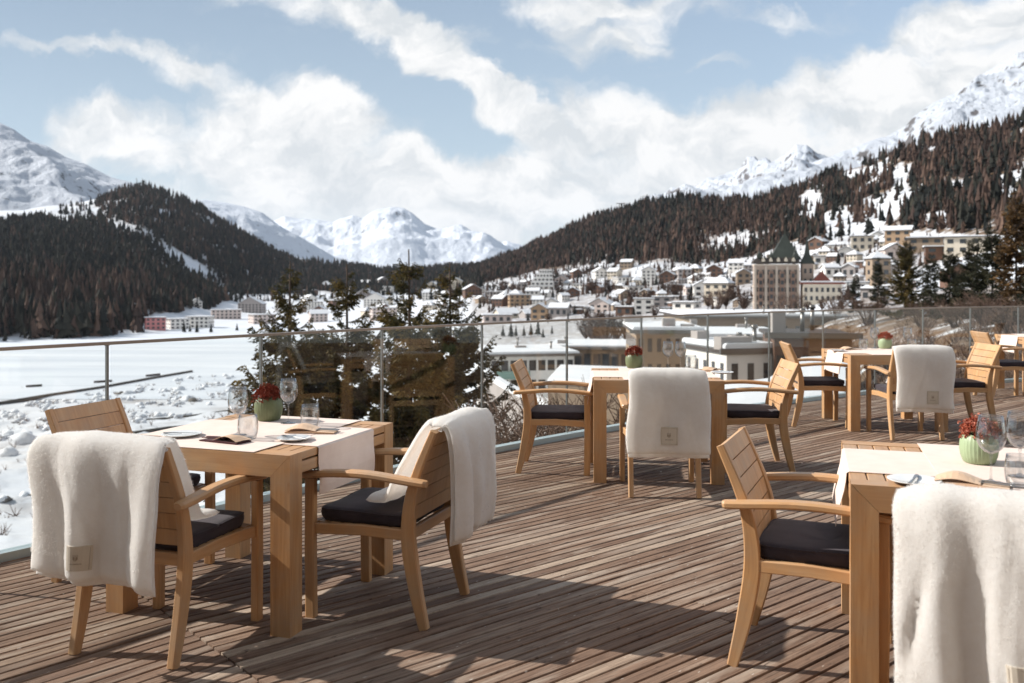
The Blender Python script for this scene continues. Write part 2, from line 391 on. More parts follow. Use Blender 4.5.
def build_deck():
    mb = MB(); J = Vector((-1.60, 4.07)); jd = Vector((.66, -.75)).normalized(); jn = Vector((-jd.y, jd.x))  # jn points right
    poly = deck_poly if area(deck_poly) > 0 else deck_poly[::-1]
    pitch, gap = .065, .0105
    for sgn, ang in ((1, 40.5), (-1, 48.5)):
        n = jn * sgn; sec = clip(poly, n, n.dot(J) + .004)
        d = Vector((math.cos(R(ang)), math.sin(R(ang)))); q = Vector((-d.y, d.x))
        lo = min(q.dot(Vector(p)) for p in sec); hi = max(q.dot(Vector(p)) for p in sec)
        a0 = min(d.dot(Vector(p)) for p in sec); a1 = max(d.dot(Vector(p)) for p in sec)
        for k in range(int(lo / pitch) - 1, int(hi / pitch) + 2):
            y0 = k * pitch; row = clip(clip(sec, q, y0), (-q.x, -q.y), -(y0 + pitch - gap))
            if len(row) < 3: continue
            x = a0 - rnd.random() * 4; rt = rnd.random()
            while x < a1:
                L = rnd.choice((4.8, 5.6, 6.4))
                pc = clip(clip(row, d, x), (-d.x, -d.y), -(x + L - .004)); x += L
                if len(pc) < 3 or abs(area(pc)) < 2e-4: continue
                tone = min(1, max(0, rnd.gauss(.48, .17))); o = rnd.random() * 30; dz = rnd.uniform(-.0012, .0012)
                uv = [(d.dot(Vector(p)) + o, q.dot(Vector(p)) + o) for p in pc]
                # softly rounded arris: a slightly inset top and a short chamfer
                c = Vector((sum(p[0] for p in pc) / len(pc), sum(p[1] for p in pc) / len(pc)))
                mid = y0 + (pitch - gap) / 2
                ins = [Vector(p) + q * (.0025 if q.dot(Vector(p)) < mid else -.0025) for p in pc]
                top = [(p.x, p.y, dz) for p in ins]; edg = [(p[0], p[1], dz - .003) for p in pc]; bot = [(p[0], p[1], -.034) for p in pc]
                n0 = len(mb.v); m = len(pc); mb.v += top + edg + bot
                mb.face(range(n0, n0 + m), uv, tone)
                for r in range(2):
                    for i in range(m):
                        j = (i + 1) % m; b = n0 + r * m
                        mb.face((b + j, b + i, b + m + i, b + m + j), [uv[j], uv[i], uv[i], uv[j]], tone)
    dk = mb.build('deck', MAT['deck']); tag(dk, kind='structure')
    mb = MB(); mb.poly([(x, y, -.06) for x, y in poly]); 
    for i in range(len(poly)):
        a, b = poly[i], poly[(i + 1) % len(poly)]
        mb.poly([(a[0], a[1], -.06), (a[0], a[1], -.45), (b[0], b[1], -.45), (b[0], b[1], -.06)])
    tag(mb.build('deck_underside', MAT['dark']), kind='structure')
    # the building storey that carries the terrace
    mb = MB(); P = offset_line(posts, -.10); pl = [tuple(p) for p in P] + [(16.4, -2.9), (-7.4, -2.9)]
    mb.poly([(x, y, -.46) for x, y in pl])
    for i in range(len(pl)):
        a, b = pl[i], pl[(i + 1) % len(pl)]
        mb.poly([(a[0], a[1], -.46), (a[0], a[1], -18), (b[0], b[1], -18), (b[0], b[1], -.46)])
    tag(mb.build('terrace_base', M_plain('render_wall', lin(190, 180, 165), .8)), kind='structure')
build_deck()

def build_railing():
    root = thing('glass_railing', 'curved glass balustrade with slim steel posts and handrail along the terrace edge', 'railing', (0, 0, 0))
    Z = 1.105
    fine = [tuple(p) for p in posts]; cm = catmull(fine, 4)
    mb = MB(); mb.sweep([(x, y, Z - .007) for x, y in cm], [.042] * len(cm), [.016] * len(cm), (0, 0, 1), .003) if False else None
    rings = []; P = [Vector(p) for p in cm]
    L = offset_line(P, .022); Rr = offset_line(P, -.022)
    mb = MB(); mb.loft([[(a.x, a.y, Z), (b.x, b.y, Z), (b.x, b.y, Z - .017), (a.x, a.y, Z - .017)] for a, b in zip(L, Rr)])
    mb.build('handrail', MAT['rail'], root)
    L = offset_line(P, .045); Rr = offset_line(P, -.03)
    mb = MB(); mb.loft([[(a.x, a.y, .045), (b.x, b.y, .045), (b.x, b.y, -.2), (a.x, a.y, -.2)] for a, b in zip(L, Rr)])
    mb.build('base_channel', MAT['shoe'], root)
    for i, p in enumerate(posts):
        mb = MB(); t = (posts[min(i + 1, len(posts) - 1)] - posts[max(i - 1, 0)]).normalized(); nn = Vector((-t.y, t.x))
        q = p + nn * .028
        mb.sweep([(q.x, q.y, -.25), (q.x, q.y, Z - .018)], .013, .024, (t.x, t.y, 0), .003)
        mb.box(q.x - .011, q.x + .011, q.y - .011, q.y + .011, Z - .024, Z - .0175, .002)
        mb.build('post', MAT['post'], root)
    for a, b in zip(posts, posts[1:]):
        d = (b - a).normalized(); nn = Vector((-d.y, d.x)); a2, b2 = a + d * .008, b - d * .008
        mb = MB(); q = [(a2 - nn * .006), (b2 - nn * .006), (b2 + nn * .006), (a2 + nn * .006)]
        mb.loft([[(p.x, p.y, .046) for p in q], [(p.x, p.y, Z - .018) for p in q]])
        mb.build('glass_pane', MAT['pane'], root)
build_railing()

# ------------------------------------------------------------------ the hotel front at the back of the terrace (mirrored in the glass)
def build_hotel_front():
    root = thing('hotel_building', 'pale hotel front with brown shuttered windows at the back of the terrace', 'building', (0, -3.2, 0))
    wall = M_plain('pale_bounce_wall', lin(212, 202, 188), .7, .15, 3); sh = M_plain('shutter_wood', lin(96, 66, 42), .6, .2, 8)  # wall colour paled to bounce fill light onto the terrace
    fr = M_plain('window_frame_paint', lin(205, 198, 186), .5); gl = M_plain('dark_window', (.02, .022, .025, 1), .08, .1, 3, 0, .6)
    mb = MB(); mb.box(-9, 18, -5, 0, -.4, 7.2, .01); mb.build('wall', wall, root)
    mb = MB(); mb.prism([(-10, 7.22), (19, 7.22), (19, 7.5), (-10, 7.5)], -5.5, .9); mb.build('roof', sh, root)
    for k in range(9):
        x = -7 + k * 2.9
        for z0, hh in ((.1, 2.2), (4.2, 1.7)):
            mb = MB(); mb.box(x - .62, x + .62, .004, .05, z0, z0 + hh, .004); w = mb.build('window', fr, root)
            mb = MB(); mb.box(x - .54, x + .54, .051, .056, z0 + .08, z0 + hh - .08, .001); mb.build('pane', gl, w)
            for sx in (-1, 1):
                mb = MB(); mb.box(x + sx * 1.0 - .33, x + sx * 1.0 + .33, .004, .05, z0, z0 + hh, .004)
                for j in range(9): mb.box(x + sx * 1.0 - .28, x + sx * 1.0 + .28, .051, .06, z0 + .12 + j * hh / 10, z0 + .2 + j * hh / 10, .002)
                mb.build('shutter', sh, root)
    mb = MB(); mb.box(-9, 18, .06, 1.5, 3.55, 3.7, .01)
    for k in range(28): mb.box(-9 + k * .98, -8.9 + k * .98, 1.38, 1.46, 3.7, 4.6, .005)
    mb.box(-9, 18, 1.36, 1.48, 4.6, 4.68, .01); mb.build('balcony', wall, root)
build_hotel_front()

# ------------------------------------------------------------------ chairs
REAR = catmull([(-.285, 0), (-.238, .2), (-.212, .40), (-.238, .60), (-.330, .825)], 6)   # (y, z) of the sabre-curved back leg
def make_chair(label):
    root = thing('garden_armchair', label, 'chair')
    n = len(REAR)
    for sx in (-1, 1):
        mb = MB()
        hh = [.040 + .022 * math.sin(math.pi * min(1, z / .62)) - (.012 * max(0, (z - .62) / .23)) for y, z in REAR]
        mb.sweep([(sx * .226, y, z) for y, z in REAR], .034, hh, (1, 0, 0), .005); mb.build('leg', MAT['oak'], root)
        mb = MB(); mb.sweep([(sx * .249, .238, 0), (sx * .249, .242, .3), (sx * .249, .240, .598)], .036, .046, (1, 0, 0), .005); mb.build('leg', MAT['oak'], root)
        mb = MB()
        ap = catmull([(-.315, .612), (-.24, .618), (-.05, .634), (.12, .630), (.285, .611)], 4)
        w = [.030] + [.046 + .010 * math.sin(math.pi * i / (len(ap) - 1)) for i in range(1, len(ap) - 1)] + [.036]
        mb.sweep([(sx * (.268 - .004 * i / len(ap)), y, z) for i, (y, z) in enumerate(ap)], w, [.026] + [.029] * (len(ap) - 2) + [.022], (1, 0, 0), .008)
        mb.build('armrest', MAT['oak'], root)
    mb = MB()
    for sx in (-1, 1):
        mb.sweep([(sx * .228, -.205, .385), (sx * .236, 0, .392), (sx * .244, .225, .382)], .024, .046, (1, 0, 0), .004)
    mb.box(-.236, .236, .222, .246, .356, .406); mb.box(-.214, .214, -.225, -.2, .360, .410)
    for k in range(7):
        y = -.17 + k * .057; mb.box(-.231, .231, y, y + .045, .395, .409, .003)
    mb.build('seat_frame', MAT['oak'], root)
    mb = MB()
    zs = [.452 + .0655 * k for k in range(7)]
    def yat(z):
        for (y0, z0), (y1, z1) in zip(REAR, REAR[1:]):
            if z0 <= z <= z1: return y0 + (y1 - y0) * (z - z0) / (z1 - z0)
        return REAR[-1][0] - (z - REAR[-1][1]) * .37
    for k in range(6):
        za, zb = .440 + k * .0645, .440 + k * .0645 + .0606
        a, b = (yat(za), za), (yat(zb), zb)
        mb.sweep([(0, a[0], a[1]), (0, b[0], b[1])], .4185, .021, (1, 0, 0), .0022, tone=rnd.random())
    mb.build('backrest', MAT['oak'], root)
    # seat pad: a soft squircle slab
    mb = MB(); rings = []
    for hgt, ins in ((.405, .012), (.417, .004), (.430, 0), (.446, 0), (.457, .004), (.463, .012), (.4655, .04), (.467, .14)):
        ring = []
        for i in range(64):
            a = 2 * math.pi * i / 64; c, s_ = math.cos(a), math.sin(a); k = (abs(c) ** 11 + abs(s_) ** 11) ** (-1 / 11)
            wob = .0025 * math.sin(5 * a + hgt * 60)
            ring.append(((.220 - ins + wob) * c * k, .012 + (.215 - ins + wob) * s_ * k, hgt + .002 * math.sin(3 * a)))
        rings.append(ring)
    mb.loft(rings, smooth=True); sp = mb.build('seat_pad', MAT['cushion'], root)
    mb = MB(); ring = rings[4]; mb.tube([Vector(p) + Vector((0, 0, .001)) for p in ring] + [Vector(ring[0]) + Vector((0, 0, .001))], .0035, 6); mb.build('piping', MAT['cushion'], sp)
    return root
GRP_CH = 'wooden armchairs round the terrace tables'
CHAIRS = {  # name: x, y, heading of the sitter in degrees from +X, label
 't1_front': (-1.40, 3.74, 73, 'wooden armchair under the cream blanket at the near left table'),
 't1_left': (-1.86, 4.52, -18, 'bare wooden armchair between the glass and the near left table'),
 't1_right': (-.56, 4.09, 161, 'wooden armchair with a blanket over its back, right of the near left table'),
 't2_left': (.36, 7.09, -8, 'bare wooden armchair seen side-on, left of the middle table and close to the glass'),
 't2_front': (1.04, 6.38, 87, 'wooden armchair hidden by a hanging blanket, in front of the middle table'),
 't2_right': (1.86, 7.16, 178, 'bare wooden armchair with sunlit slatted back, right of the middle table'),
 't4_left': (3.13, 9.32, -6, 'bare wooden armchair left of the table with two wine glasses beside its pale green pot'),
 't4_front': (3.72, 8.62, 89, 'wooden armchair under a blanket, front of the table before the right balustrade'),
 't4_right': (4.47, 9.16, 180, 'bare wooden armchair with pale sunlit back, right of the table before the right balustrade'),
 't3_left': (1.185, 3.525, -24, 'bare wooden armchair drawn up to the left of the near right table'),
 't3_front': (1.52, 2.75, 58, 'wooden armchair wholly covered by the big white blanket in the near right corner'),
 't5_left': (6.2, 11.42, -4, 'bare wooden armchair left of the table cut by the right edge of the photo'),
 't5_back': (7.75, 12.65, -92, 'bare wooden armchair beyond the table cut by the right edge, only its back showing'),
}
chair = {}
for i, (k, (x, y, hd, lab)) in enumerate(CHAIRS.items()):
    c = make_chair(lab) if i == 0 else copy_tree(chair['t1_front'])
    c.location = (x, y, 0); c.rotation_euler = (0, 0, R(hd - 90)); c['label'] = lab; c['group'] = GRP_CH; chair[k] = c

# ------------------------------------------------------------------ tables
T, W = .74, .93
def make_table(label):
    root = thing('wooden_table', label, 'table'); h = W / 2; b = .092
    for sy in (-1, 1):
        y0, y1 = (-h, -h + b) if sy < 0 else (h - b, h)
        for sx in (-1, 1):
            pts = [(sx * h, 0), (sx * (h - b), 0), (sx * (h - b), T - b), (sx * h, T)]
            mb = MB(); mb.prism(pts, y0, y1, tone=rnd.random(), grain='z'); mb.build('leg', MAT['teak'], root)
        e = .0008
        mb = MB(); mb.prism([(-h + e * 2, T + .0003), (h - e * 2, T + .0003), (h - b - e, T - b), (-h + b + e, T - b)], y0 + .0004, y1 - .0004, tone=rnd.random()); mb.build('crossbeam', MAT['teak'], root)
    for sx in (-1, 1):
        mb = MB(); x = sx * (h - .024); mb.box(x - .022, x + .022, -h + b + .001, h - b - .001, T - .088, T - .040, .003, rnd.random()); mb.build('side_rail', MAT['teak'], root)
    mb = MB(); nsl = 15; p = W / nsl
    for k in range(nsl):
        x = -h + k * p; mb.box(x + .002, x + p - .002, -h + b + .002, h - b - .002, T - .033, T - .001, .003, rnd.random())
    mb.box(-h + .1, h - .1, -.03, .03, T - .07, T - .034)
    mb.build('tabletop', MAT['teak'], root); return root
TABLES = {
 't1': (-1.188, 4.275, -19, 'square wooden table nearest the left, laid for two between three armchairs'),
 't2': (1.085, 6.985, -4, 'square wooden table in the middle, a blanket covered chair in front of it'),
 't3': (1.764, 3.465, -18, 'square wooden table in the near right corner with slatted top showing at its far edge'),
 't4': (3.765, 9.27, -2, 'square wooden table before the right balustrade, four armchair backs around it'),
 't5': (7.05, 12.0, -6, 'wooden table cut off by the right edge of the photo, its left legs showing'),
}
table = {}
for i, (k, (x, y, a, lab)) in enumerate(TABLES.items()):
    c = make_table(lab) if i == 0 else copy_tree(table['t1'])
    c.location = (x, y, 0); c.rotation_euler = (0, 0, R(a)); c['label'] = lab; c['group'] = 'square wooden terrace tables'; table[k] = c
def on_table(k, x, y, z=0):
    t = TABLES[k]; v = Matrix.Rotation(R(t[2]), 2) @ Vector((x, y)); return (t[0] + v.x, t[1] + v.y, T + z)
def loc_on(k, u, v, dz=0.):
    """local table coordinates of a spot seen at column u, row v"""
    s = (v - V0) / (H - T); p = Vector(((u - U0) / s, F / s)); t = TABLES[k]
    return Matrix.Rotation(R(-t[2]), 2) @ (p - Vector(t[:2]))

# linen runners: one hangs over both sides, one lies front to back over it
def runner_mesh(name, axis, w, over, drop, z, off=0.):
    mb = MB(); h = W / 2; prof = []
    if over:
        prof = [(-h - .006 - .036 * (1 - k / 6) ** 1.3 - .003 * math.sin(k), T - drop + k * drop / 6) for k in range(6)] + [(-h - .004, T - .004), (-h + .004, T + z)]
        prof += [(-h + .004 + k * (W - .008) / 12, T + z) for k in range(1, 12)]
        prof += [(h - .004, T + z), (h + .004, T - .004)] + [(h + .006 + .004 * math.sin(k), T - drop + k * drop / 6) for k in range(5, -1, -1)]
    else:
        prof = [(-h + .004 + k * (W - .008) / 14, T + z + .0003 * math.sin(k * 1.7)) for k in range(15)]
    rings = []
    for p, zz in prof:
        row = [off - w / 2 + w * i / 10 for i in range(11)]
        up = .0016
        if axis == 'x':
            nx = 0 if zz > T else (up if p > 0 else -up); nz = up if zz > T else 0
            rings.append([(p, q, zz) for q in row] + [(p + nx, q, zz + nz) for q in row[::-1]])
        else:
            rings.append([(q, p, zz) for q in row] + [(q, p, zz + up) for q in row[::-1]])
    mb.loft(rings); return mb
def runners(k, la, lb, off=0., wb=.60):
    o = runner_mesh('r', 'x', .50, True, .205, .0008).build('table_runner', MAT['runner'])
    o.location = table[k].location; o.rotation_euler = table[k].rotation_euler; tag(o, la, 'table runner', 'sand linen table runners')
    o = runner_mesh('r', 'y', wb, False, 0, .0030, off).build('table_runner', MAT['runner'])
    o.location = table[k].location; o.rotation_euler = table[k].rotation_euler; tag(o, lb, 'table runner', 'sand linen table runners')
runners('t1', 'sand linen runner hanging over the right side of the near left table', 'sand linen runner lying front to back on the near left table', -.02, .62)
runners('t2', 'sand linen runner hanging over the left side of the middle table', 'sand linen runner lying front to back on the middle table', .0, .5)
runners('t3', 'sand linen runner hanging over the left side of the near right table', 'sand linen runner lying front to back on the near right table', .12, .55)
runners('t4', 'sand linen runner hanging over the left side of the table before the right balustrade', 'sand linen runner lying front to back on the table before the right balustrade', 0, .5)
runners('t5', 'sand linen runner on the table cut by the right edge, hanging over its left side', 'sand linen runner lying front to back on the table cut by the right edge', 0, .5)
# ------------------------------------------------------------------ fleece blankets over the chair backs
def make_blanket(key, label, hwf, hwb, zf, zb, seat=0., xo=0., seed=1, amp=.012, folds=3., patch=None, lobe=0., fuzz=9000, skew=0., psize=.095, sl=0.):
    """soft double slab draped over the back of chair `key`; local axes are the chair's own"""
    rg = random.Random(seed)
    root = thing('fleece_blanket', label, 'blanket', chair[key].location, chair[key].rotation_euler[2], 'fleece blankets over the chair backs')
    pts = []
    if seat > 0: pts += [(-.165 + seat, .500), (-.150 + seat * .4, .500), (-.150, .515)]
    else: pts += [(-.165, zf)]
    pts += [(-.178, .60), (-.222, .70), (-.270, .80), (-.306, .840), (-.345, .852), (-.383, .832), (-.399, .775), (-.404, .70), (-.402, .55), (-.400, (zb + .55) / 2 if zb < .5 else zb + .02), (-.398, zb)]
    pts = [(y + (sl * max(0, min(1, (.80 - z) / .30)) if q < (6 if seat > 0 else 4) else 0), z) for q, (y, z) in enumerate(pts)]
    path = catmull(pts, 7); n = len(path)
    L = [0.]
    for a, b in zip(path, path[1:]): L.append(L[-1] + math.hypot(a[0] - b[0], a[1] - b[1]))
    itop = max(range(n), key=lambda i: path[i][1])
    ph = [rg.uniform(0, 6.28) for _ in range(6)]; cre = [(rg.uniform(-.8, .8), rg.uniform(-1.1, 1.1), rg.uniform(.35, .8) * min(amp, .016)) for _ in range(6)]
    def surf(s, i, off):
        """point of the sheet: s across -1..1, i along, off across the thickness"""
        y, z = path[i]; a, b = path[max(i - 1, 0)], path[min(i + 1, n - 1)]
        tl = math.hypot(b[0] - a[0], b[1] - a[1]) or 1; ny, nz = (b[1] - a[1]) / tl, -(b[0] - a[0]) / tl    # outward
        if i > itop: pass
        k = (L[i] - L[itop]); back = max(0, k); fr = max(0, -k)
        t = min(1, max(0, (k + .10) / .2)); hw = hwf + (hwb - hwf) * (t * t * (3 - 2 * t))
        hang = min(1, max(0, (back - .03) / .35))
        x = xo * (.3 + .7 * t) + s * (hw + .008 * math.sin(9 * k + ph[0]) - .02 * hang * lobe) + .006 * math.sin(14 * k + ph[1])
        f = amp * (.25 + hang) * (math.sin(folds * s * 2.2 + ph[2] + .9 * k) + .6 * math.sin(folds * s * 4.1 + ph[3] - 1.6 * k))
        f += .005 * mn.noise(Vector((s * 3, k * 7, seed)))  + .012 * hang * mn.noise(Vector((s * 2.2, k * 2.5, seed + 9)))
        for s0, mk, dp in cre: f -= dp * hang * math.exp(-((s - s0 - mk * k) / .045) ** 2)
        f = max(-.012, f + amp * .5 * hang)
        if lobe: f += lobe * hang * math.exp(-((s - .80) / .16) ** 2) * 1.6 - lobe * .5 * hang * math.exp(-((s - .5) / .1) ** 2)
        zz = z + (.016 * abs(s) ** 4 * -1 if i in range(itop - 4, itop + 5) else 0) + skew * s * hang
        return Vector((x, y - abs(ny) * 0 + (f + off) * ny * 1.0, zz + (f * .4 + off) * nz))
    def slab(i0, i1, base, half, shrink):
        nu = 46; rings = []
        for i in range(i0, i1):
            e = min(1, (i - i0) / 2.5, (i1 - 1 - i) / 2.5); e = math.sqrt(max(.03, 1 - (1 - e) ** 2))
            top, bot = [], []
            for q in range(nu + 1):
                s = (-1 + 2 * q / nu); h = half * (1.35 if i < itop - 6 and half > .012 else 1) * e * math.sqrt(max(.015, 1 - abs(s) ** 9))
                jit = rg.uniform(-.0007, .0007)
                top.append(surf(s * shrink, i, base + h + jit)); bot.append(surf(s * shrink, i, base - h))
            rings.append(top + bot[::-1])
        return rings
    mb = MB(); mb.loft(slab(0, n - 2, .013, .0135, 1), smooth=True)
    mb.loft(slab(itop + 1, n, -.009, .0095, .985), smooth=True)
    # short pile: tiny fibres standing on the outer sheet, soften the outline
    for _ in range(fuzz):
        s = rg.uniform(-1, 1)
        if rg.random() < .22: s = rg.choice((-1, 1)) * (1 - rg.random() ** 2 * .05)
        i = rg.randint(4, n - 8)
        if rg.random() < .03: i = n - 8
        h = .0135 * math.sqrt(max(.015, 1 - abs(s) ** 9))
        p = surf(s, i, .013 + h - .001); q = surf(s, i, .013 + h + rg.uniform(.002, .006))
        p = p.lerp(surf(s, i + 1 if i < n - 1 else i, .013 + h - .001), rg.random())
        d = (q - surf(s, i, .013 + h - .001)) + Vector((s * .004 if abs(s) > .9 else 0, 0, 0)) + Vector((rg.uniform(-1, 1), rg.uniform(-1, 1), rg.uniform(-1.3, .6))) * .003
        w = Vector((rg.uniform(-1, 1), rg.uniform(-1, 1), rg.uniform(-1, 1))) * .0007
        mb.poly([p - w, p + w, p + d])
    mb.build('fleece', MAT['fleece'], root)
    if patch:
        s0, z0 = patch; i0 = min(range(itop, n), key=lambda i: abs(path[i][1] - z0))
        def pp(a, b, off):
            """a,b in metres on the sewn label, from its middle"""
            zt = path[i0][1] + b; i = min(range(itop, n), key=lambda j: abs(path[j][1] - zt))
            i = min(max(i, itop + 1), n - 2)
            j = i + 1 if path[i][1] > zt else i - 1
            k = (path[i][1] - zt) / ((path[i][1] - path[j][1]) or 1)
            s = s0 + a / hwb
            return surf(s, i, .0275 + off).lerp(surf(s, j, .0275 + off), k)
        g = psize / 2; mb = MB(); N = 8; n0 = 0
        rings = []
        for b in range(N + 1):
            row = [pp(-g + 2 * g * a / N, -g * 1.12 + 2.24 * g * b / N, .003) for a in range(N + 1)]
            row2 = [pp(-g + 2 * g * a / N, -g * 1.12 + 2.24 * g * b / N, -.004) for a in range(N + 1)]
            rings.append(row + row2[::-1])
        mb.loft(rings); pa = mb.build('label_patch', MAT['patch'], root)
        mb = MB()
        def flat(poly):      # small embroidered shape, raised a millimetre
            mb.poly([pp(a * psize, b * psize, .0045) for a, b in poly])
        for sx in (-1, 1):   # crest: two halves of a shield under a three-point crown
            flat([(sx * .015, .10), (sx * .10, .10), (sx * .10, -.02), (sx * .015, -.11)])
        for dx in (-.08, 0, .08): flat([(dx - .03, .13), (dx + .03, .13), (dx, .20)])
        for q in range(9): flat([(-.23 + q * .052, -.26), (-.195 + q * .052, -.26), (-.195 + q * .052, -.21), (-.23 + q * .052, -.21)])
        e = .455
        for a0, a1, b0, b1 in ((-e, e, .49, .505), (-e, e, -.505, -.49), (-e, -e + .015, -.49, .49), (e - .015, e, -.49, .49)): flat([(a0, b0), (a1, b0), (a1, b1), (a0, b1)])
        mb.build('emblem', MAT['stitch'], pa)
    return root
make_blanket('t1_front', 'cream fleece blanket with sewn label, over the front chair of the near left table', .228, .295, .50, .325, .12, -.02, 3, .020, 2.4, (-.10, .445), .02, 14000, -.006, .082, .05)
make_blanket('t1_right', 'cream fleece blanket without visible label, over the chair right of the near left table', .225, .25, .5, .355, .12, .03, 11, .020, 2.6, None, .0, 12000, .0, .09, .045)
make_blanket('t2_front', 'beige shaded fleece blanket with a square label, covering the chair before the middle table', .232, .268, .5, .290, .05, .01, 5, .006, 1.6, (.02, .43), .0, 7000, .0, .105)
make_blanket('t3_front', 'large bright white fleece blanket with deep folds, nearest the viewer in the right corner', .235, .315, .5, .17, .06, .038, 8, .018, 3.6, (.06, .40), .0, 24000, .0, .105)
make_blanket('t4_front', 'cream fleece blanket with a square label, over the chair before the right balustrade', .228, .262, .5, .27, .05, .015, 21, .006, 1.8, (.26, .40), .0, 6000, -.006, .105)

# ------------------------------------------------------------------ things laid on the tables
def make_pot(key, u, v, label, pale=False, sc=1.0, seed=0):
    rg = random.Random(seed + 40); l = loc_on(key, u, v); x, y, z = on_table(key, l.x, l.y, .0052)
    root = thing('potted_flowers', label, 'potted flowers', (x, y, z), rg.random() * 3, 'green pots of red blossoms on the tables')
    root.scale = (sc, sc, sc)
    mb = MB(); rib = lambda a, zz: 1 + .022 * (abs(math.sin(a * 15)) ** 1.0 * 2 - 1) * (1 if .006 < zz else .2)
    out = [(.0, 0), (.050, 0), (.058, .006), (.066, .03), (.070, .058), (.068, .085), (.061, .108), (.055, .114)]
    inn = [(.050, .112), (.055, .095), (.0, .093)]
    mb.lathe(out + inn, 90, mod=rib); mb.build('pot', MAT['potpale' if pale else 'pot'], root)
    mb = MB()
    ico = bmesh.new(); bmesh.ops.create_icosphere(ico, subdivisions=1, radius=1); iv = [v.co.copy() for v in ico.verts]; fi = [[v.index for v in f.verts] for f in ico.faces]; ico.free()
    for _ in range(420):
        p = Vector((rg.gauss(0, 1), rg.gauss(0, 1), rg.gauss(0, 1))).normalized()
        if p.z < -.25: p.z = -p.z
        r = rg.uniform(.72, 1.0) * (1 + .26 * mn.noise(p * 2.6 + Vector((seed * 3., 0, 0)))) + (.2 if rg.random() < .07 else 0); c = Vector((p.x * .068 * r, p.y * .068 * r, .116 + p.z * .058 * r)); tn = min(1, max(0, rg.gauss(.42, .2)))
        for q in range(9):       # small crumpled petals of one floret
            d = (p * rg.uniform(.3, 1.) + Vector((rg.gauss(0, .6), rg.gauss(0, .6), rg.gauss(0, .6)))).normalized(); e = d.cross(Vector((rg.gauss(0, 1), rg.gauss(0, 1), rg.gauss(0, 1)))).normalized()
            L = rg.uniform(.005, .0105); w = e * L * rg.uniform(.28, .5); b = c + d * L * .15
            mb.poly([b, b + d * L * .6 - w, b + d * L + e.cross(d) * L * .2, b + d * L * .6 + w], None, min(1, max(0, tn + rg.uniform(-.2, .2))))
    mb.build('blossoms', MAT['flowermix' if pale else 'flower'], root)
    mb = MB()
    for _ in range(34):
        a = rg.random() * 6.28; r = rg.uniform(.03, .058); c = Vector((math.cos(a) * r, math.sin(a) * r, .095)); d = Vector((math.cos(a + rg.uniform(-.6, .6)) * .014, math.sin(a) * .014, rg.uniform(.012, .022))); w = Vector((-d.y, d.x, 0)).normalized() * .006
        mb.poly([c - w * .5, c + d * .5 - w, c + d, c + d * .5 + w, c + w * .5])
    mb.build('leaves', M_plain('leaf_green', (.05, .075, .03, 1), .6), root)
    return root
make_pot('t1', 268.5, 421, 'ribbed green pot of dark red blossoms on the near left table', False, 1.0, 1)
make_pot('t2', 634, 368.5, 'ribbed green pot of red blossoms left of the wine glasses on the middle table', False, 1.0, 2)
make_pot('t3', 979, 464, 'pale green ribbed pot of rust and mauve blossoms on the near right table', True, .98, 3)
make_pot('t4', 885, 349, 'pale green pot of orange blossoms between two wine glasses near the right balustrade', True, .98, 4)

def make_wine_glass():
    root = thing('wine_glass', '', 'wine glass')
    mb = MB(); mb.lathe([(0, 0), (.038, 0), (.0385, .0012), (.03, .0030), (.012, .0055), (.0045, .011), (0, .011)], 32); mb.build('foot', MAT['glass'], root)
    mb = MB(); mb.lathe([(.0043, .0112), (.0034, .03), (.0033, .075), (.0048, .094)], 16); mb.build('stem', MAT['glass'], root)
    o = [(0, .0942), (.006, .095), (.020, .101), (.034, .114), (.0425, .132), (.0460, .150), (.0448, .172), (.0405, .197), (.0360, .220)]
    i = [(r - .0011, z + .0002) for r, z in o[::-1][:-2]] + [(.012, .1005), (0, .0995)]
    mb = MB(); mb.lathe(o + i, 40); mb.build('bowl', MAT['glass'], root)
    return root
def make_tumbler():
    mb = MB(); o = [(0, 0), (.033, 0), (.036, .003), (.043, .03), (.0452, .055), (.0425, .085), (.039, .108)]
    i = [(r - .0014, z) for r, z in o[::-1][:-3]] + [(.036, .012), (.03, .009), (0, .009)]
    mb.lathe(o + i, 40); return mb.build('tumbler', MAT['glass'])
wg = make_wine_glass(); tb = make_tumbler(); tag(tb, '', 'tumbler'); first = {'w': True, 't': True}
def glass(kind, key, u, v, label, sc=1.0):
    src = wg if kind == 'w' else tb
    o = src if first[kind] else copy_tree(src); first[kind] = False
    l = loc_on(key, u, v); l.x = max(-.43, min(.43, l.x)); l.y = max(-.43, min(.43, l.y)); x, y, z = on_table(key, l.x, l.y, .0054)
    o.location = (x, y, z); o.scale = (sc, sc, sc); o.rotation_euler = (0, 0, rnd.random() * 6)
    tag(o, label, 'wine glass' if kind == 'w' else 'tumbler', 'wine glasses set on the tables' if kind == 'w' else 'stemless tumblers set on the tables')
glass('w', 't1', 288.5, 424, 'wine glass just right of the green pot on the near left table')
glass('w', 't1', 238, 436, 'wine glass left of the green pot on the near left table, a tumbler before it')
glass('t', 't1', 248, 440, 'tumbler in front of the wine glass on the front of the near left table')
glass('t', 't1', 310, 428, 'tumbler beside the folded pouch at the right of the near left table')
glass('w', 't2', 668, 369, 'left wine glass of the pair on the middle table')
glass('w', 't2', 680.5, 369.5, 'right wine glass of the pair on the middle table')
glass('t', 't2', 691, 370, 'tumbler right of the pair of wine glasses on the middle table', 1.05)
glass('w', 't3', 991, 484, 'large wine glass in front of the pale green pot on the near right table', 1.06)
glass('w', 't3', 1020, 478, 'wine glass at the right edge of the photo on the near right table', 1.06)
glass('t', 't3', 1019, 488, 'tumbler at the right edge of the photo beside the large wine glasses')
glass('w', 't4', 871, 348, 'wine glass left of the pot on the table before the right balustrade')
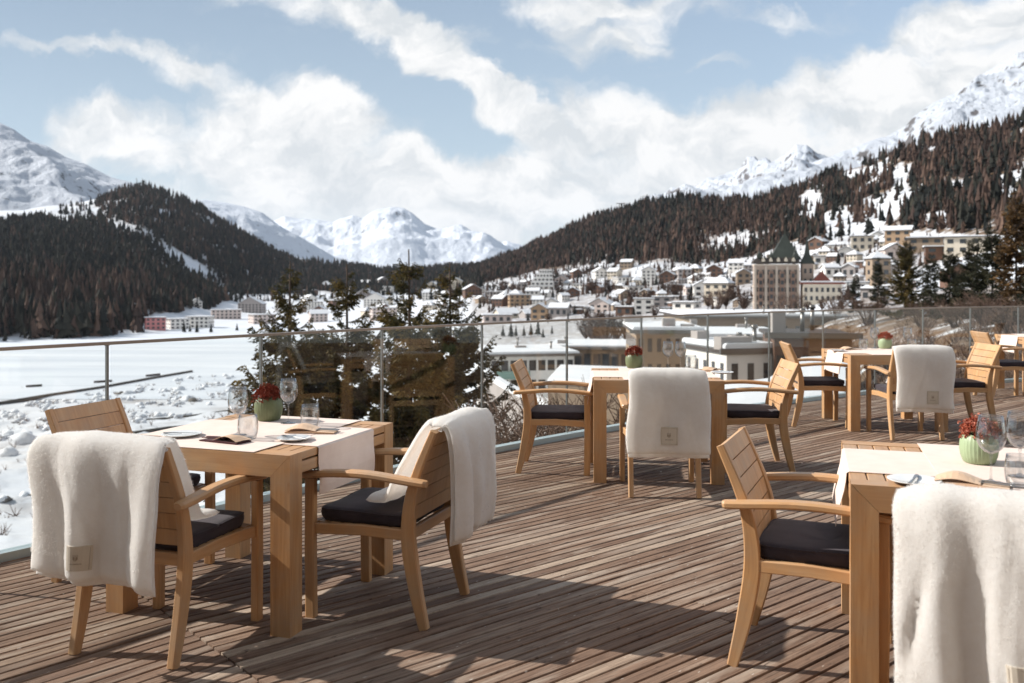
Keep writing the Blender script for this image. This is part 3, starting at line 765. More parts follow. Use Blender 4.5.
glass('w', 't4', 904, 347.5, 'wine glass right of the pot on the table before the right balustrade')
glass('t', 't4', 863.5, 349.5, 'tumbler left of the pot on the table before the right balustrade')
glass('t', 't4', 912, 350, 'tumbler right of the pot on the table before the right balustrade')

def plate_mesh():
    mb = MB(); mb.lathe([(0, 0), (.05, 0), (.056, .002), (.085, .010), (.0885, .0125), (.086, .0128), (.056, .006), (0, .0055)], 48); return mb
pm = None
def plate(key, u, v, label, sc=1.):
    global pm
    l = loc_on(key, u, v); x, y, z = on_table(key, l.x, l.y, .0050)
    if pm is None: pm = plate_mesh().build('side_plate', MAT['china']); o = pm
    else: o = pm.copy(); COL.objects.link(o)
    o.location = (x, y, z); o.scale = (sc, sc, 1); tag(o, label, 'plate', 'white side plates'); return (x, y, z)
def knife(key, p, ang, label):
    root = thing('butter_knife', label, 'knife', (p[0], p[1], p[2] + .0135), R(ang + TABLES[key][2]), 'butter knives on the plates')
    mb = MB(); mb.sweep([(-.085, 0, 0), (-.04, 0, .0005), (.0, 0, 0)], [.012, .009, .007], .004, (0, 1, 0), .001); mb.build('handle', MAT['steel'], root)
    mb = MB(); mb.poly([(.0, -.004, .0005), (.07, -.006, .0005), (.085, .004, .0005), (.07, .009, .0005), (.0, .005, .0005)]); mb.poly([(.0, -.004, .0018), (.07, -.006, .0012), (.085, .004, .0012), (.07, .009, .0012), (.0, .005, .0018)]); mb.build('blade', MAT['steel'], root)
for key, u, v, sc, ang, lab, kl in (('t1', 181.5, 437, 1.02, 12, 'white side plate at the front left of the near left table', 'butter knife across the plate at the front left of the near left table'),
        ('t1', 294, 441, .86, 160, 'white side plate at the front right corner of the near left table', 'butter knife across the plate at the front right corner of the near left table'),
        ('t3', 914, 484, 1.0, 75, 'white side plate near the front left corner of the near right table', 'butter knife across the plate on the near right table'),
        ('t2', 722, 374, 1.0, 30, 'white side plate at the front right corner of the middle table', 'butter knife across the plate on the middle table'),
        ('t4', 838, 351.5, .9, 30, 'white side plate at the left of the table before the right balustrade', 'butter knife on the plate before the right balustrade')):
    p = plate(key, u, v, lab, sc); knife(key, p, ang, kl)
def pouch(key, u, v, ang, label, dark=False, sc=1.):
    """folded paper napkin pouch, its flap lifted over the cutlery"""
    l = loc_on(key, u, v); x, y, z = on_table(key, l.x, l.y, .0056)
    root = thing('napkin_pouch', label, 'napkin', (x, y, z), R(ang + TABLES[key][2]), 'folded napkin pouches'); root.scale = (sc, sc, sc)
    a, b = .115, .048
    m = MAT['maroon'] if dark else MAT['kraft']
    mb = MB(); mb.loft([[(-a, -b, .0), (-a, b, 0), (-a, b, .006), (-a, -b, .006)], [(0, -b, .0), (0, b, 0), (0, b, .010), (0, -b, .010)], [(a, -b * .96, .0), (a, b * .96, 0), (a, b, .005), (a, -b, .005)]]); mb.build('folded_napkin', m, root)
    mb = MB(); rr = []
    for i in range(9):
        t = i / 8; xx = -a + t * a * 1.25; zz = .011 + .026 * math.sin(math.pi * t) ** 1.2 * (1 - .4 * t)
        rr.append([(xx, -b * 1.02, zz * .55 + .004), (xx, 0, zz + .002), (xx, b * 1.02, zz), (xx, b * 1.02, zz + .0015), (xx, 0, zz + .0035), (xx, -b * 1.02, zz * .55 + .0055)])
    mb.loft(rr); mb.build('flap', MAT['kraft'], root)
    mb = MB()
    for dy in (-.016, .012): mb.sweep([(-.02, dy, .013), (.06, dy, .014), (.128, dy, .0105)], [.008, .009, .013], .004, (0, 1, 0), .0015)
    mb.build('cutlery', MAT['steel'] if not dark else MAT['maroon'], root)
pouch('t1', 225, 442.5, 172, 'maroon napkin in a paper fold at the front of the near left table', True, .95)
pouch('t1', 312, 433, 15, 'tan napkin pouch beside the tumbler at the right of the near left table')
pouch('t3', 972, 486, -12, 'tan napkin pouch in front of the large wine glass, near right table')
pouch('t4', 851, 350, 20, 'tan napkin pouch on the left of the table before the right balustrade', False, .9)
pouch('t2', 712, 371, 60, 'tan napkin pouch on the right of the middle table', False, .9)
# ------------------------------------------------------------------ terrain: valley, frozen lake, both wooded hillsides
def Zv(Y, v): return H - (v - V0) * Y / F
# per column: stations (distance, row seen there) or (distance, None, height)
TU = [-600, 0, 100, 140, 200, 250, 300, 400, 480, 540, 600, 680, 750, 830, 900, 960, 1024, 1150, 1500]
def _st(*a):
    out = []
    for q in a: out.append((q[0], q[2]) if len(q) == 3 else (q[0], Zv(q[0], q[1])))
    return out
N_ = None
def _near(z1, Y1=30): return [(2, -16.0), (Y1, z1)]
_P = [
 _near(-19) + _st((120, N_, -29), (320, N_, -40), (560, N_, -40), (590, N_, -36), (1000, 250), (1700, 195)),
 _near(-19) + _st((120, N_, -29), (320, N_, -40), (640, N_, -40), (670, N_, -37), (1150, 264), (1900, 210)),
 _near(-19) + _st((120, N_, -29), (320, N_, -40), (700, N_, -40), (730, N_, -37), (1200, 272), (2100, 200)),
 _near(-19) + _st((120, N_, -29), (320, N_, -40), (740, N_, -40), (775, N_, -37), (1250, 277), (2200, 186)),
 _near(-19) + _st((120, N_, -28), (320, N_, -40), (860, N_, -40), (960, N_, -38), (1500, 280), (2300, 208)),
 _near(-19) + _st((125, N_, -28), (320, N_, -40), (950, N_, -40), (1100, N_, -38), (1800, 287), (2500, 238)),
 _near(-19) + _st((130, N_, -27), (325, N_, -40), (1000, N_, -40), (1200, N_, -37), (2000, 288), (2700, 262)),
 _near(-18) + _st((150, N_, -24), (330, N_, -36), (900, N_, -35), (1500, N_, -26), (2200, 289), (2900, 271)),
 _near(-17) + _st((165, N_, -20.5), (330, N_, -24), (700, N_, -22), (1200, N_, -12), (1800, 279), (2600, 267)),
 _near(-17) + _st((165, N_, -20), (330, N_, -22), (600, 312), (1000, 291), (1500, 269), (2200, 244)),
 _near(-16) + _st((165, N_, -20), (300, N_, -19), (550, 311), (900, 289), (1300, 263), (1800, 215)),
 _near(-14) + _st((150, N_, -17), (280, N_, -15), (480, 309), (750, 286), (1100, 255), (1550, 201)),
 _near(-11) + _st((120, N_, -13), (250, N_, -11), (420, 306), (620, 280), (900, 250), (1300, 203)),
 _near(-7.5, 26) + _st((80, N_, -7), (200, 312), (330, 294), (500, 262), (750, 224), (1100, 179)),
 _near(-5.0, 26) + _st((60, 357), (140, 317), (270, 293), (430, 259), (650, 207), (920, 150)),
 _near(-4.0, 25) + _st((50, 345), (110, 313), (230, 286), (380, 246), (580, 192), (820, 136)),
 _near(-3.4, 24) + _st((45, 339), (95, 310), (200, 279), (340, 237), (520, 182), (740, 124)),
 _near(-2.6, 23) + _st((42, 330), (86, 300), (180, 262), (310, 212), (470, 152), (670, 90)),
 _near(-1.8, 22) + _st((38, 318), (75, 285), (160, 245), (280, 190), (420, 120), (600, 45)),
]
for p in _P:                      # behind the crest the land falls away again
    Yc, zc = p[-1]; p.append((Yc * 1.18, zc - .05 * Yc)); p.append((Yc * 1.6, zc - .16 * Yc))
TUa = np.array(TU, float); _PY = np.array([[q[0] for q in p] for p in _P]); _PZ = np.array([[q[1] for q in p] for p in _P]); NS = _PY.shape[1]
def column(u):
    Y = np.array([np.interp(u, TUa, _PY[:, k]) for k in range(NS)]); Z = np.array([np.interp(u, TUa, _PZ[:, k]) for k in range(NS)])
    return Y, Z
def relief(X, Y):
    """bumps of the open ground, growing with distance, flat on the lake"""
    s = min(1, max(0, (Y - 20) / 600))
    a = mn.fractal(Vector((X / 140, Y / 140, .3)), .9, 2.1, 5)
    b = 0.
    if 45 < Y < 420 and X < -.16 * Y:            # drifts over the rough bank between terrace and lake
        w = min(1, (Y - 45) / 40) * min(1, max(0, (-.16 - X / Y) / .08)) * min(1, max(0, (420 - Y) / 60))
        b = w * (1.5 * max(0, mn.fractal(Vector((X / 7, Y / 10, 5.)), .8, 2.2, 5)) + .5 * mn.noise(Vector((X / 25, Y / 30, 2.))))
    return a * (.35 + 7.5 * s) + b
def flatness(z, Y):               # 0 on the lake ice
    return min(1, max(0, (z + 39.6) / 6)) if Y > 200 else 1
def ground(u, Y, rel=True):
    cy_, cz_ = column(u); z = float(np.interp(Y, cy_, cz_))
    if rel: z += relief((u - U0) * Y / F, Y) * flatness(z, Y)
    return z
def spot(u, v):
    """ground point that shows at column u, row v"""
    Y, Z = column(u); ys = np.geomspace(18, Y[7], 500); zs = np.interp(ys, Y, Z); vs = V0 + (H - zs) * F / ys
    k = np.where(vs <= v)[0]
    yy = float(ys[k[0]]) if len(k) else float(ys[-1])
    return ((u - U0) * yy / F, yy, ground(u, yy))
def inside(p, poly):
    x, y = p; r = False; n = len(poly)
    for i in range(n):
        (x1, y1), (x2, y2) = poly[i], poly[(i + 1) % n]
        if (y1 > y) != (y2 > y) and x < (x2 - x1) * (y - y1) / (y2 - y1) + x1: r = not r
    return r
SPUR = [(92, 206), (135, 178), (175, 190), (205, 200), (240, 222), (290, 252), (330, 256), (490, 258), (490, 292), (232, 294), (215, 273), (185, 254), (150, 234), (118, 220)]
FRONT = [(-400, 226), (0, 222), (45, 216), (62, 226), (100, 222), (130, 238), (160, 250), (188, 268), (205, 286), (226, 300), (214, 306), (140, 316), (142, 345), (-400, 345)]
TOWNLINE = ([-400, 480, 540, 600, 680, 750, 800, 850, 900, 960, 1024, 1500], [290, 284, 270, 263, 262, 256, 246, 236, 228, 234, 236, 240])
def wood(u, v, X, Y):
    """share of ground under trees, share of them leafless larches"""
    n = mn.noise(Vector((X / 55, Y / 90, 4.))); n2 = mn.noise(Vector((X / 150, Y / 240, 9.)))
    if u < 480 and v > 150:
        if inside((u, v), FRONT):
            n3 = mn.noise(Vector((X / 24, Y / 30, 6.))); d = (.80 if n > -.3 else .22) * (.35 if n3 < -.22 else 1); br = .14
            if u < 150 and v > 282: br = .62 + .3 * n2
            elif v > 296: br = .35
            if 150 < u < 192 and 258 < v < 276 and n > -.1: d = .15
            if v < 240: d *= .75
            return d, br
        if inside((u, v), SPUR):
            n3 = mn.noise(Vector((X / 24, Y / 40, 6.))); d = (.62 if n > -.25 else .15) * (.3 if n3 < -.15 else 1)
            if v < 225 and u < 180: d *= .7
            return d, .38 if v < 262 else .25
        if v < 300 and u > 60 and v > 200: return (.10 if n > .05 else 0.0), .2
        return (.05 if (n > .25 and v > 190 and v < 300) else 0), .3
    tl = float(np.interp(u, *TOWNLINE))
    if v > tl: return ((.26 if n > .0 else .08) if v < tl + 22 else (.13 if n > .05 else .03) if Y > 330 else 0), .72
    d = 1.0 if n > -.35 else .35
    br = .55 + .5 * n2 + (.15 if u > 850 else 0)
    if u < 560: br += .15
    if u > 790:                                     # open snowy lanes on the right hand hillside
        w = mn.noise(Vector((X / 26, Y / 120, 1.))) + .5 * mn.noise(Vector((X / 11, Y / 40, 3.)))
        d = 1.0 if w > -.12 else .10
        for (cu, cv, ru, rv) in ((845, 226, 26, 12), (880, 212, 16, 18), (900, 190, 10, 26), (938, 218, 14, 10), (868, 172, 26, 9), (1010, 195, 14, 12), (815, 205, 12, 14)):
            if ((u - cu + 12 * n) / ru) ** 2 + ((v - cv + 10 * n2) / rv) ** 2 < 1: d = min(d, .07)
    elif u > 560 and v > tl - 26: d *= .55
    return d, br
def m_snow(name, forest=False):
    t = NT(name); o = t.coord('Object'); n = t.noise(o, .05, 6, .6); f = t.noise(o, .6, 5, .6)
    c = t.mix(t.mapr(n, .3, .7), lin(202, 206, 213), lin(214, 216, 219))
    c = t.mix(t.math('MULTIPLY', t.math('MULTIPLY', t.attr('scrub'), 1.5), t.mapr(t.noise(o, .22, 6, .7), .36, .50), True), c, t.mix(f, lin(84, 66, 50), lin(120, 98, 74)))
    t.bsdf(c, .6, f, .4, .25, .25); return t.m
MAT['snow'] = m_snow('snow_field')
def build_terrain():
    us = np.concatenate([np.arange(-600, -60, 24), np.arange(-60, 1100, 6), np.arange(1100, 1501, 25)])
    sub = [6, 40, 100, 24, 14, 34, 34, 10, 8]; V = []; sc = []; nr = sum(sub) + 1
    for u in us:
        Y, Z = column(float(u)); ys = []
        for k in range(NS - 1): ys += list(np.linspace(Y[k], Y[k + 1], sub[k], endpoint=False))
        ys.append(Y[-1]); zs = np.interp(ys, Y, Z)
        for y, z in zip(ys, zs):
            X = (u - U0) * y / F; zz = z + relief(X, y) * flatness(z, y); V.append((X, y, zz))
            v = V0 + (H - zz) * F / y; s = 0.
            if y > Y[5] * .98 and y < Y[7] * 1.02 and u > -80: s = wood(u, v, X, y)[0] * .9
            elif u > 640 and y < 190: s = min(.95, max(0, (u - 640) / 150)) * (1 if y < 140 else .6)
            elif y < 70: s = .25
            elif y < 330 and u < 420: s = .04 + .7 * max(0, -.12 + mn.noise(Vector((X / 18, y / 30, 8.))))
            elif u > 470 and y > 330: s = .38
            sc.append(s)
    n = len(us); idx = np.arange(n * nr).reshape(n, nr)
    Fc = np.stack([idx[:-1, :-1].ravel(), idx[1:, :-1].ravel(), idx[1:, 1:].ravel(), idx[:-1, 1:].ravel()], 1)
    o = np_mesh('ground', V, Fc, MAT['snow'], smooth=True); tag(o, kind='structure')
    at = o.data.attributes.new('scrub', 'FLOAT', 'POINT'); at.data.foreach_set('value', np.array(sc, np.float32))
    # frozen lake: a sheet just above the valley floor
    pts = []
    L1, L2 = [], []
    for u in np.arange(-600, 470, 15):
        Y, Z = column(float(u))
        if Z[3] > -38: 
            continue
        a, b = Y[3] * 1.01, Y[4] * .995
        L1.append(((u - U0) * a / F, a, -39.85)); L2.append(((u - U0) * b / F, b, -39.85))
    mb = MB(); mb.poly(L1 + L2[::-1]); 
    t = NT('lake_snow'); oc = t.coord('Object', (.004, .03, 1), (0, 0, R(-12))); n1 = t.noise(oc, 1., 5, .6)
    tk = t.noise(t.coord('Object', (.010, .16, 1), (0, 0, R(-9))), 1., 6, .7); cl = t.mix(t.mapr(n1, .35, .65), lin(196, 202, 210), lin(218, 221, 225)); cl = t.mix(t.mapr(tk, .54, .66, 0, .8), cl, lin(176, 182, 190)); t.bsdf(cl, .55, n1, .1, .3, .3)
    tag(mb.build('frozen_lake', t.m), kind='structure')
build_terrain()

# ------------------------------------------------------------------ mountains beyond
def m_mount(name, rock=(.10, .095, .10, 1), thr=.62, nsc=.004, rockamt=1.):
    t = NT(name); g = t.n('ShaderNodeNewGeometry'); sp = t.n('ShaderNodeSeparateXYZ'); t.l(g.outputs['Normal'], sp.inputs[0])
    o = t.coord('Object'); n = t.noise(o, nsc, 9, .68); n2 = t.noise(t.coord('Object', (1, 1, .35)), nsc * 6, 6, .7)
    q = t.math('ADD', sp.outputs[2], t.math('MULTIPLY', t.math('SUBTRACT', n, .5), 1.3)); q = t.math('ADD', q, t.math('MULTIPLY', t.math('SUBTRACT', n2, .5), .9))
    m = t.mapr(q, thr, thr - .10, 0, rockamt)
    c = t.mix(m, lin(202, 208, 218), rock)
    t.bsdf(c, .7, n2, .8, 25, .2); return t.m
def mountain(name, ridge, D, Db, vb, amp, sc, mat, nt=70, du=3, p=.85, seed=0, crest=.12):
    us = np.arange(ridge[0][0], ridge[-1][0] + .1, du); ru = [r[0] for r in ridge]; rv = [r[1] for r in ridge]; V = []
    rows = nt + 16
    for u in us:
        v = np.interp(u, ru, rv); zr = Zv(D, v); zb = Zv(Db, vb)
        for k in range(rows):
            t = k / (nt - 1)
            if t <= 1: Y = Db + (D - Db) * t; z = zb + (zr - zb) * t ** p
            else: Y = D + (D - Db) * (t - 1) * 1.5; z = zr - (zr - zb) * (t - 1) * 2.0
            X = (u - U0) * Y / F; w = math.sin(math.pi * min(1, t) * .5) if t < 1 else 1
            e = min(1, abs(1 - t) * 4)
            f = mn.ridged_multi_fractal(Vector((X / sc, Y / sc * .8, seed)), 1.0, 2.1, 6, 1., 2.0) - 1.0
            f2 = mn.fractal(Vector((X / sc * 3.2, Y / sc * 2, seed + 3)), .8, 2.2, 6)
            z += amp * w * (f * (crest + (1 - crest) * e) + .35 * f2 * (crest * 1.2 + (1 - crest) * e)); V.append((X, Y, z))
    n = len(us); idx = np.arange(n * rows).reshape(n, rows)
    Fc = np.stack([idx[:-1, :-1].ravel(), idx[1:, :-1].ravel(), idx[1:, 1:].ravel(), idx[:-1, 1:].ravel()], 1)
    tag(np_mesh(name, V, Fc, mat, smooth=True), kind='structure')
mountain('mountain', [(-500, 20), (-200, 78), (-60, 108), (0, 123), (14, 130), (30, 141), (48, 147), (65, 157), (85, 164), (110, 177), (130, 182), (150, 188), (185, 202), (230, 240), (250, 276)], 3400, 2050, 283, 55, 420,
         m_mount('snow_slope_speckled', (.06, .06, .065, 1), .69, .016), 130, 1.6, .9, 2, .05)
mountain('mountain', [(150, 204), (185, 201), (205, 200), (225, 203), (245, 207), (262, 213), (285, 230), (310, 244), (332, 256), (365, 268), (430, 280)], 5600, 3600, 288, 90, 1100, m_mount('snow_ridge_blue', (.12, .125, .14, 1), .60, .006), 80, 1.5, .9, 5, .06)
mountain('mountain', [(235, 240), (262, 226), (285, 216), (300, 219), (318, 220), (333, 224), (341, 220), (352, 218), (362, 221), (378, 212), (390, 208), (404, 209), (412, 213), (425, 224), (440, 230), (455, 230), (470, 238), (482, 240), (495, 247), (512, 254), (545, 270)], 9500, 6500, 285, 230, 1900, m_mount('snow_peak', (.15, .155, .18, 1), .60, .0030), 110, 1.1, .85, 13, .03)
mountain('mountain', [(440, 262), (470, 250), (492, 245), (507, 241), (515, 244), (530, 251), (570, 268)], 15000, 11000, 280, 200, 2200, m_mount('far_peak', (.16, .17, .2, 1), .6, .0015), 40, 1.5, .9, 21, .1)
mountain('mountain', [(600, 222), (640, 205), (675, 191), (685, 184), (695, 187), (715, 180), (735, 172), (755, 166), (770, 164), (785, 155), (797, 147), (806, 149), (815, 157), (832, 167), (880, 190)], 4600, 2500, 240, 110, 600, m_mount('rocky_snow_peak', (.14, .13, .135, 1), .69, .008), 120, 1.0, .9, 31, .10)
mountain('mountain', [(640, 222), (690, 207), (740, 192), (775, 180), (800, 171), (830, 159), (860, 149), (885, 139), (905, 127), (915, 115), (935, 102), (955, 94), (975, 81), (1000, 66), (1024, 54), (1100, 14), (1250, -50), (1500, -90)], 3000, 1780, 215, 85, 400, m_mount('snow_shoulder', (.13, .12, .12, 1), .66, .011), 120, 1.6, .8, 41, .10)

# ------------------------------------------------------------------ far woods: too many trunks to count
def forest(name, pts, mat, seed, narrow=1.):
    """pts: (x, y, z, height); each tree three ragged tiers on a stem"""
    rg = np.random.default_rng(seed); P = np.array(pts); n = len(P); k = 6; ns = 3
    V = []; Fc = []; tone = []
    a = np.linspace(0, 2 * np.pi, k, endpoint=False)
    base = 0; tn = np.clip(rg.normal(.45, .28, n), 0, 1); wd = rg.uniform(.65, 1.65, (n, 1))
    for tier, (z0, z1, r) in enumerate(((.08, .46, .165), (.26, .66, .150), (.46, .83, .115), (.66, 1.0, .075))):
        ang = a[None] + rg.uniform(0, 6.28, (n, 1)); rad = P[:, 3:4] * r * narrow * wd * rg.uniform(.22, 1.4, (n, k))
        ring = np.stack([P[:, 0:1] + rad * np.cos(ang), P[:, 1:2] + rad * np.sin(ang), P[:, 2:3] + P[:, 3:4] * (z0 + rg.uniform(-.09, .07, (n, k)))], 2)
        apex = np.stack([P[:, 0], P[:, 1], P[:, 2] + P[:, 3] * z1], 1)[:, None]
        V.append(np.concatenate([ring, apex], 1).reshape(-1, 3))
        i0 = base + np.arange(n)[:, None] * (k + 1)
        for j in range(k): Fc.append(np.stack([i0[:, 0] + j, i0[:, 0] + (j + 1) % k, i0[:, 0] + k], 1)); tone.append(np.clip(tn + rg.uniform(-.15, .15, n), 0, 1))
        base += n * (k + 1)
    o = np_mesh(name, np.concatenate(V), np.concatenate(Fc), mat, tone=np.concatenate(tone)); tag(o, kind='stuff'); return o
def m_trees(name, cols):
    t = NT(name); t.bsdf(t.ramp(t.attr(), cols), .9, spec=.1); return t.m
MAT['evergreen'] = m_trees('spruce_far', [(0, (.012, .014, .014, 1)), (.5, (.022, .023, .020, 1)), (1, (.044, .040, .030, 1))])
MAT['larch'] = m_trees('bare_larch_far', [(0, (.036, .026, .023, 1)), (.5, (.072, .047, .038, 1)), (1, (.125, .080, .060, 1))])
def plant_woods():
    rg = random.Random(99); ev = {'L': [], 'R': []}; la = {'L': [], 'R': []}
    for _ in range(260000):
        u = rg.uniform(-130, 1160); Y, Z = column(u)
        y = math.sqrt(rg.uniform(Y[4] ** 2, Y[7] ** 2))
        if rg.random() > ((Y[7] ** 2 - Y[4] ** 2) / 6.0e6): continue
        X = (u - U0) * y / F; z = float(np.interp(y, Y, Z)); v = V0 + (H - z) * F / y
        d, br = wood(u, v, X, y)
        if rg.random() > d: continue
        sidek = 'L' if u < 480 else 'R'
        if v > float(np.interp(u, *TOWNLINE)) and u > 480: br = .8; town = .5
        else: town = 1.
        z += relief(X, y) * flatness(z, y); h = (8 + 18 * rg.random() ** 1.5) * (1.12 if u < 160 and v > 280 else .92)
        h *= town
        if u > 700: h *= .72
        (la if rg.random() < br else ev)[sidek].append((X, y, z - .5, h))
    print('woods', {k: len(v) for k, v in ev.items()}, {k: len(v) for k, v in la.items()})
    forest('evergreen_forest', ev['L'], MAT['evergreen'], 1); forest('evergreen_forest', ev['R'], MAT['evergreen'], 2)
    forest('larch_forest', la['L'], MAT['larch'], 3, .8); forest('larch_forest', la['R'], MAT['larch'], 4, .8)
plant_woods()
# ------------------------------------------------------------------ conifers with real branches
def m_needles(name, a, b, c):
    t = NT(name); n = t.noise(t.coord('Object'), 1.3, 4)
    f = t.math('ADD', t.math('MULTIPLY', t.attr(), .65), t.math('MULTIPLY', n, .35))
    bs = t.bsdf(t.ramp(f, [(.15, a), (.5, b), (.85, c)]), .75, spec=.2)
    tr = t.n('ShaderNodeBsdfTranslucent'); t.l(bs.inputs['Base Color'].links[0].from_socket, tr.inputs[0])
    m = t.n('ShaderNodeMixShader'); m.inputs[0].default_value = .22; t.l(bs.outputs[0], m.inputs[1]); t.l(tr.outputs[0], m.inputs[2]); t.l(m.outputs[0], t.out.inputs[0]); return t.m
MAT['needle'] = m_needles('spruce_needles', (.020, .022, .010, 1), (.058, .050, .018, 1), (.17, .115, .036, 1))
MAT['needle2'] = m_needles('dark_needles', (.012, .015, .010, 1), (.030, .032, .018, 1), (.060, .054, .028, 1))
MAT['gold'] = m_needles('golden_needles', (.030, .020, .010, 1), (.085, .050, .022, 1), (.22, .125, .05, 1))
MAT['bark'] = M_plain('bark', (.055, .035, .024, 1), .9, .35, 3)
MAT['twig'] = M_plain('brown_twigs', (.12, .075, .055, 1), .9, .3, 2)
def conifer_meshes(Ht, Rb, seed, whorl=.42, per=6, tuft=.16, dens=1., droop=.25, gap=.0, power=.85):
    rg = random.Random(seed); V = []; Fc = []; tone = []; wood_ = MB()
    def tri(p, d, w, t):
        n0 = len(V); V.extend([tuple(p - w), tuple(p + d * .55 + w * 1.1), tuple(p + d), tuple(p + d * .5 - w * 1.1)]); Fc.append((n0, n0 + 1, n0 + 2, n0 + 3)); tone.append(min(1, max(0, t)))
    lean = [(0, 0, 0)]; path = [(0, 0, 0)]
    for k in range(1, 9): path.append((.03 * math.sin(k + seed) * Ht / 16, .03 * math.cos(k * 1.3 + seed) * Ht / 16, Ht * k / 8))
    wood_.tube(path, [Ht * .012 * (1 - k / 8.4) + .004 for k in range(9)], 8)
    z = Ht * .10
    while z < Ht * .985:
        t = z / Ht; L0 = Rb * (1 - t) ** power + .15
        for b in range(per if t < .9 else 5):
            if rg.random() < gap: continue
            az = rg.uniform(0, 6.283); L = L0 * rg.uniform(.55, 1.18); st = Vector((0, 0, z + rg.uniform(-.5, .5) * whorl))
            rise = (-.30 + 1.05 * t + rg.uniform(-.14, .14)); hd = Vector((math.cos(az), math.sin(az), 0)); sd = Vector((-hd.y, hd.x, 0))
            bend = rg.uniform(-.12, .12); npt = 6; pts = []
            for q in range(npt):
                s = q / (npt - 1); pts.append(st + hd * L * s + sd * bend * L * s * s + Vector((0, 0, L * (rise * s - droop * math.sin(math.pi * s * .8) + .16 * s ** 3))))
            wood_.tube(pts, [.006 + .012 * L * (1 - q / npt) * .6 for q in range(npt)], 4)
            nb = max(4, int(L / tuft * 3.6 * dens)); tb = rg.gauss(.42, .2)
            for q in range(nb):
                s = .12 + .88 * (q + rg.random()) / nb; k = min(npt - 2, int(s * (npt - 1))); f = s * (npt - 1) - k
                p = pts[k].lerp(pts[k + 1], f); tl = tuft * rg.uniform(.7, 1.6) * (1.25 - .5 * s) * (.85 + .3 * (1 - t)) * (1 if t < .9 else .62)
                for sg in (-1, 1, 0):
                    dr = (hd * rg.uniform(.5, 1.0) + sd * sg * rg.uniform(.5, 1.1) + Vector((0, 0, rg.uniform(-.65, .25)))).normalized() * tl
                    e = p + dr; up = Vector((rg.uniform(-1, 1), rg.uniform(-1, 1), rg.uniform(-1, 1)))
                    for c in range(3):
                        o = p.lerp(e, c * .33); d2 = (dr * .5 + Vector((rg.uniform(-1, 1), rg.uniform(-1, 1), rg.uniform(-1, .7))) * tl * .38)
                        w = d2.cross(up).normalized() * tl * rg.uniform(.10, .19); tri(o, d2, w, tb + rg.uniform(-.25, .25) + .12 * s)
        z += whorl * (1.05 - .55 * t) * rg.uniform(.8, 1.2)
    return V, Fc, tone, wood_
def conifer(name, label, group, loc, Ht, Rb, seed, mat, cat='tree', **kw):
    V, Fc, tone, wd = conifer_meshes(Ht, Rb, seed, **kw)
    root = thing(name, label, cat, loc, 0, group)
    wd.build('trunk', MAT['bark'], root); np_mesh('crown', V, Fc, mat, root, tone); return root
def at_uvY(u, Y): return ((u - U0) * Y / F, Y)
for i, (u, vt, Y, Rb, lab) in enumerate(((289, 268, 19.5, 4.7, 'olive green spruce just left of a darker one, its top breaking the lake view'),
        (346, 270, 21.5, 5.1, 'dark broad spruce second from the left of the four beyond the glass'),
        (409, 256, 20.0, 4.7, 'tallest of the four spruces beyond the glass, with a slender golden leader'),
        (451, 268, 21.5, 5.4, 'spruce whose branches reach right towards the white apartment block'))):
    zt = Zv(Y, vt) + .15; x, y = at_uvY(u, Y); zb = -15.2
    conifer('spruce_tree', lab, 'spruces just beyond the glass', (x, y, zb), zt - zb, Rb, 50 + i, MAT['needle'], whorl=.36, per=8, tuft=.17, dens=1.4, gap=.10, power=1.0)
# conifers and larches on the right bank
G = 'trees on the right bank'
for i, (u, vt, vb, w, nm, lab, mt) in enumerate((
        (856, 280, 318, 12, 'spruce_tree', 'narrow dark spruce in front of the grey tower house', 'needle2'), (878, 262, 316, 16, 'spruce_tree', 'slim dark spruce left of the wide olive one', 'needle2'),
        (905, 246, 322, 44, 'spruce_tree', 'wide olive spruce with layered drooping branches on the right bank', 'needle'), (931, 258, 320, 22, 'spruce_tree', 'dark spruce tucked behind the wide olive one', 'needle2'),
        (950, 254, 320, 36, 'spruce_tree', 'bushy dark spruce beneath the white flat-roofed chalets', 'needle2'), (972, 242, 322, 34, 'spruce_tree', 'tall dark spruce left of the darkest one by the golden larch', 'needle2'),
        (992, 232, 324, 44, 'spruce_tree', 'darkest and widest spruce, next to the golden larch', 'needle2'), (1016, 196, 330, 34, 'larch_tree', 'golden larch at the right edge of the photo', 'gold'),
        (1045, 215, 330, 50, 'spruce_tree', 'dark spruce partly outside the right edge', 'needle2'))):
    x, y, z = spot(u, vb); s = F / y
    conifer(nm, lab, G, (x, y, z - .2), (vb - vt) / s + .2, w / s * .62, 80 + i, MAT[mt], whorl=.5 if w < 30 else .42, per=7, tuft=.26, dens=.9, gap=.08, power=.7, droop=.2)
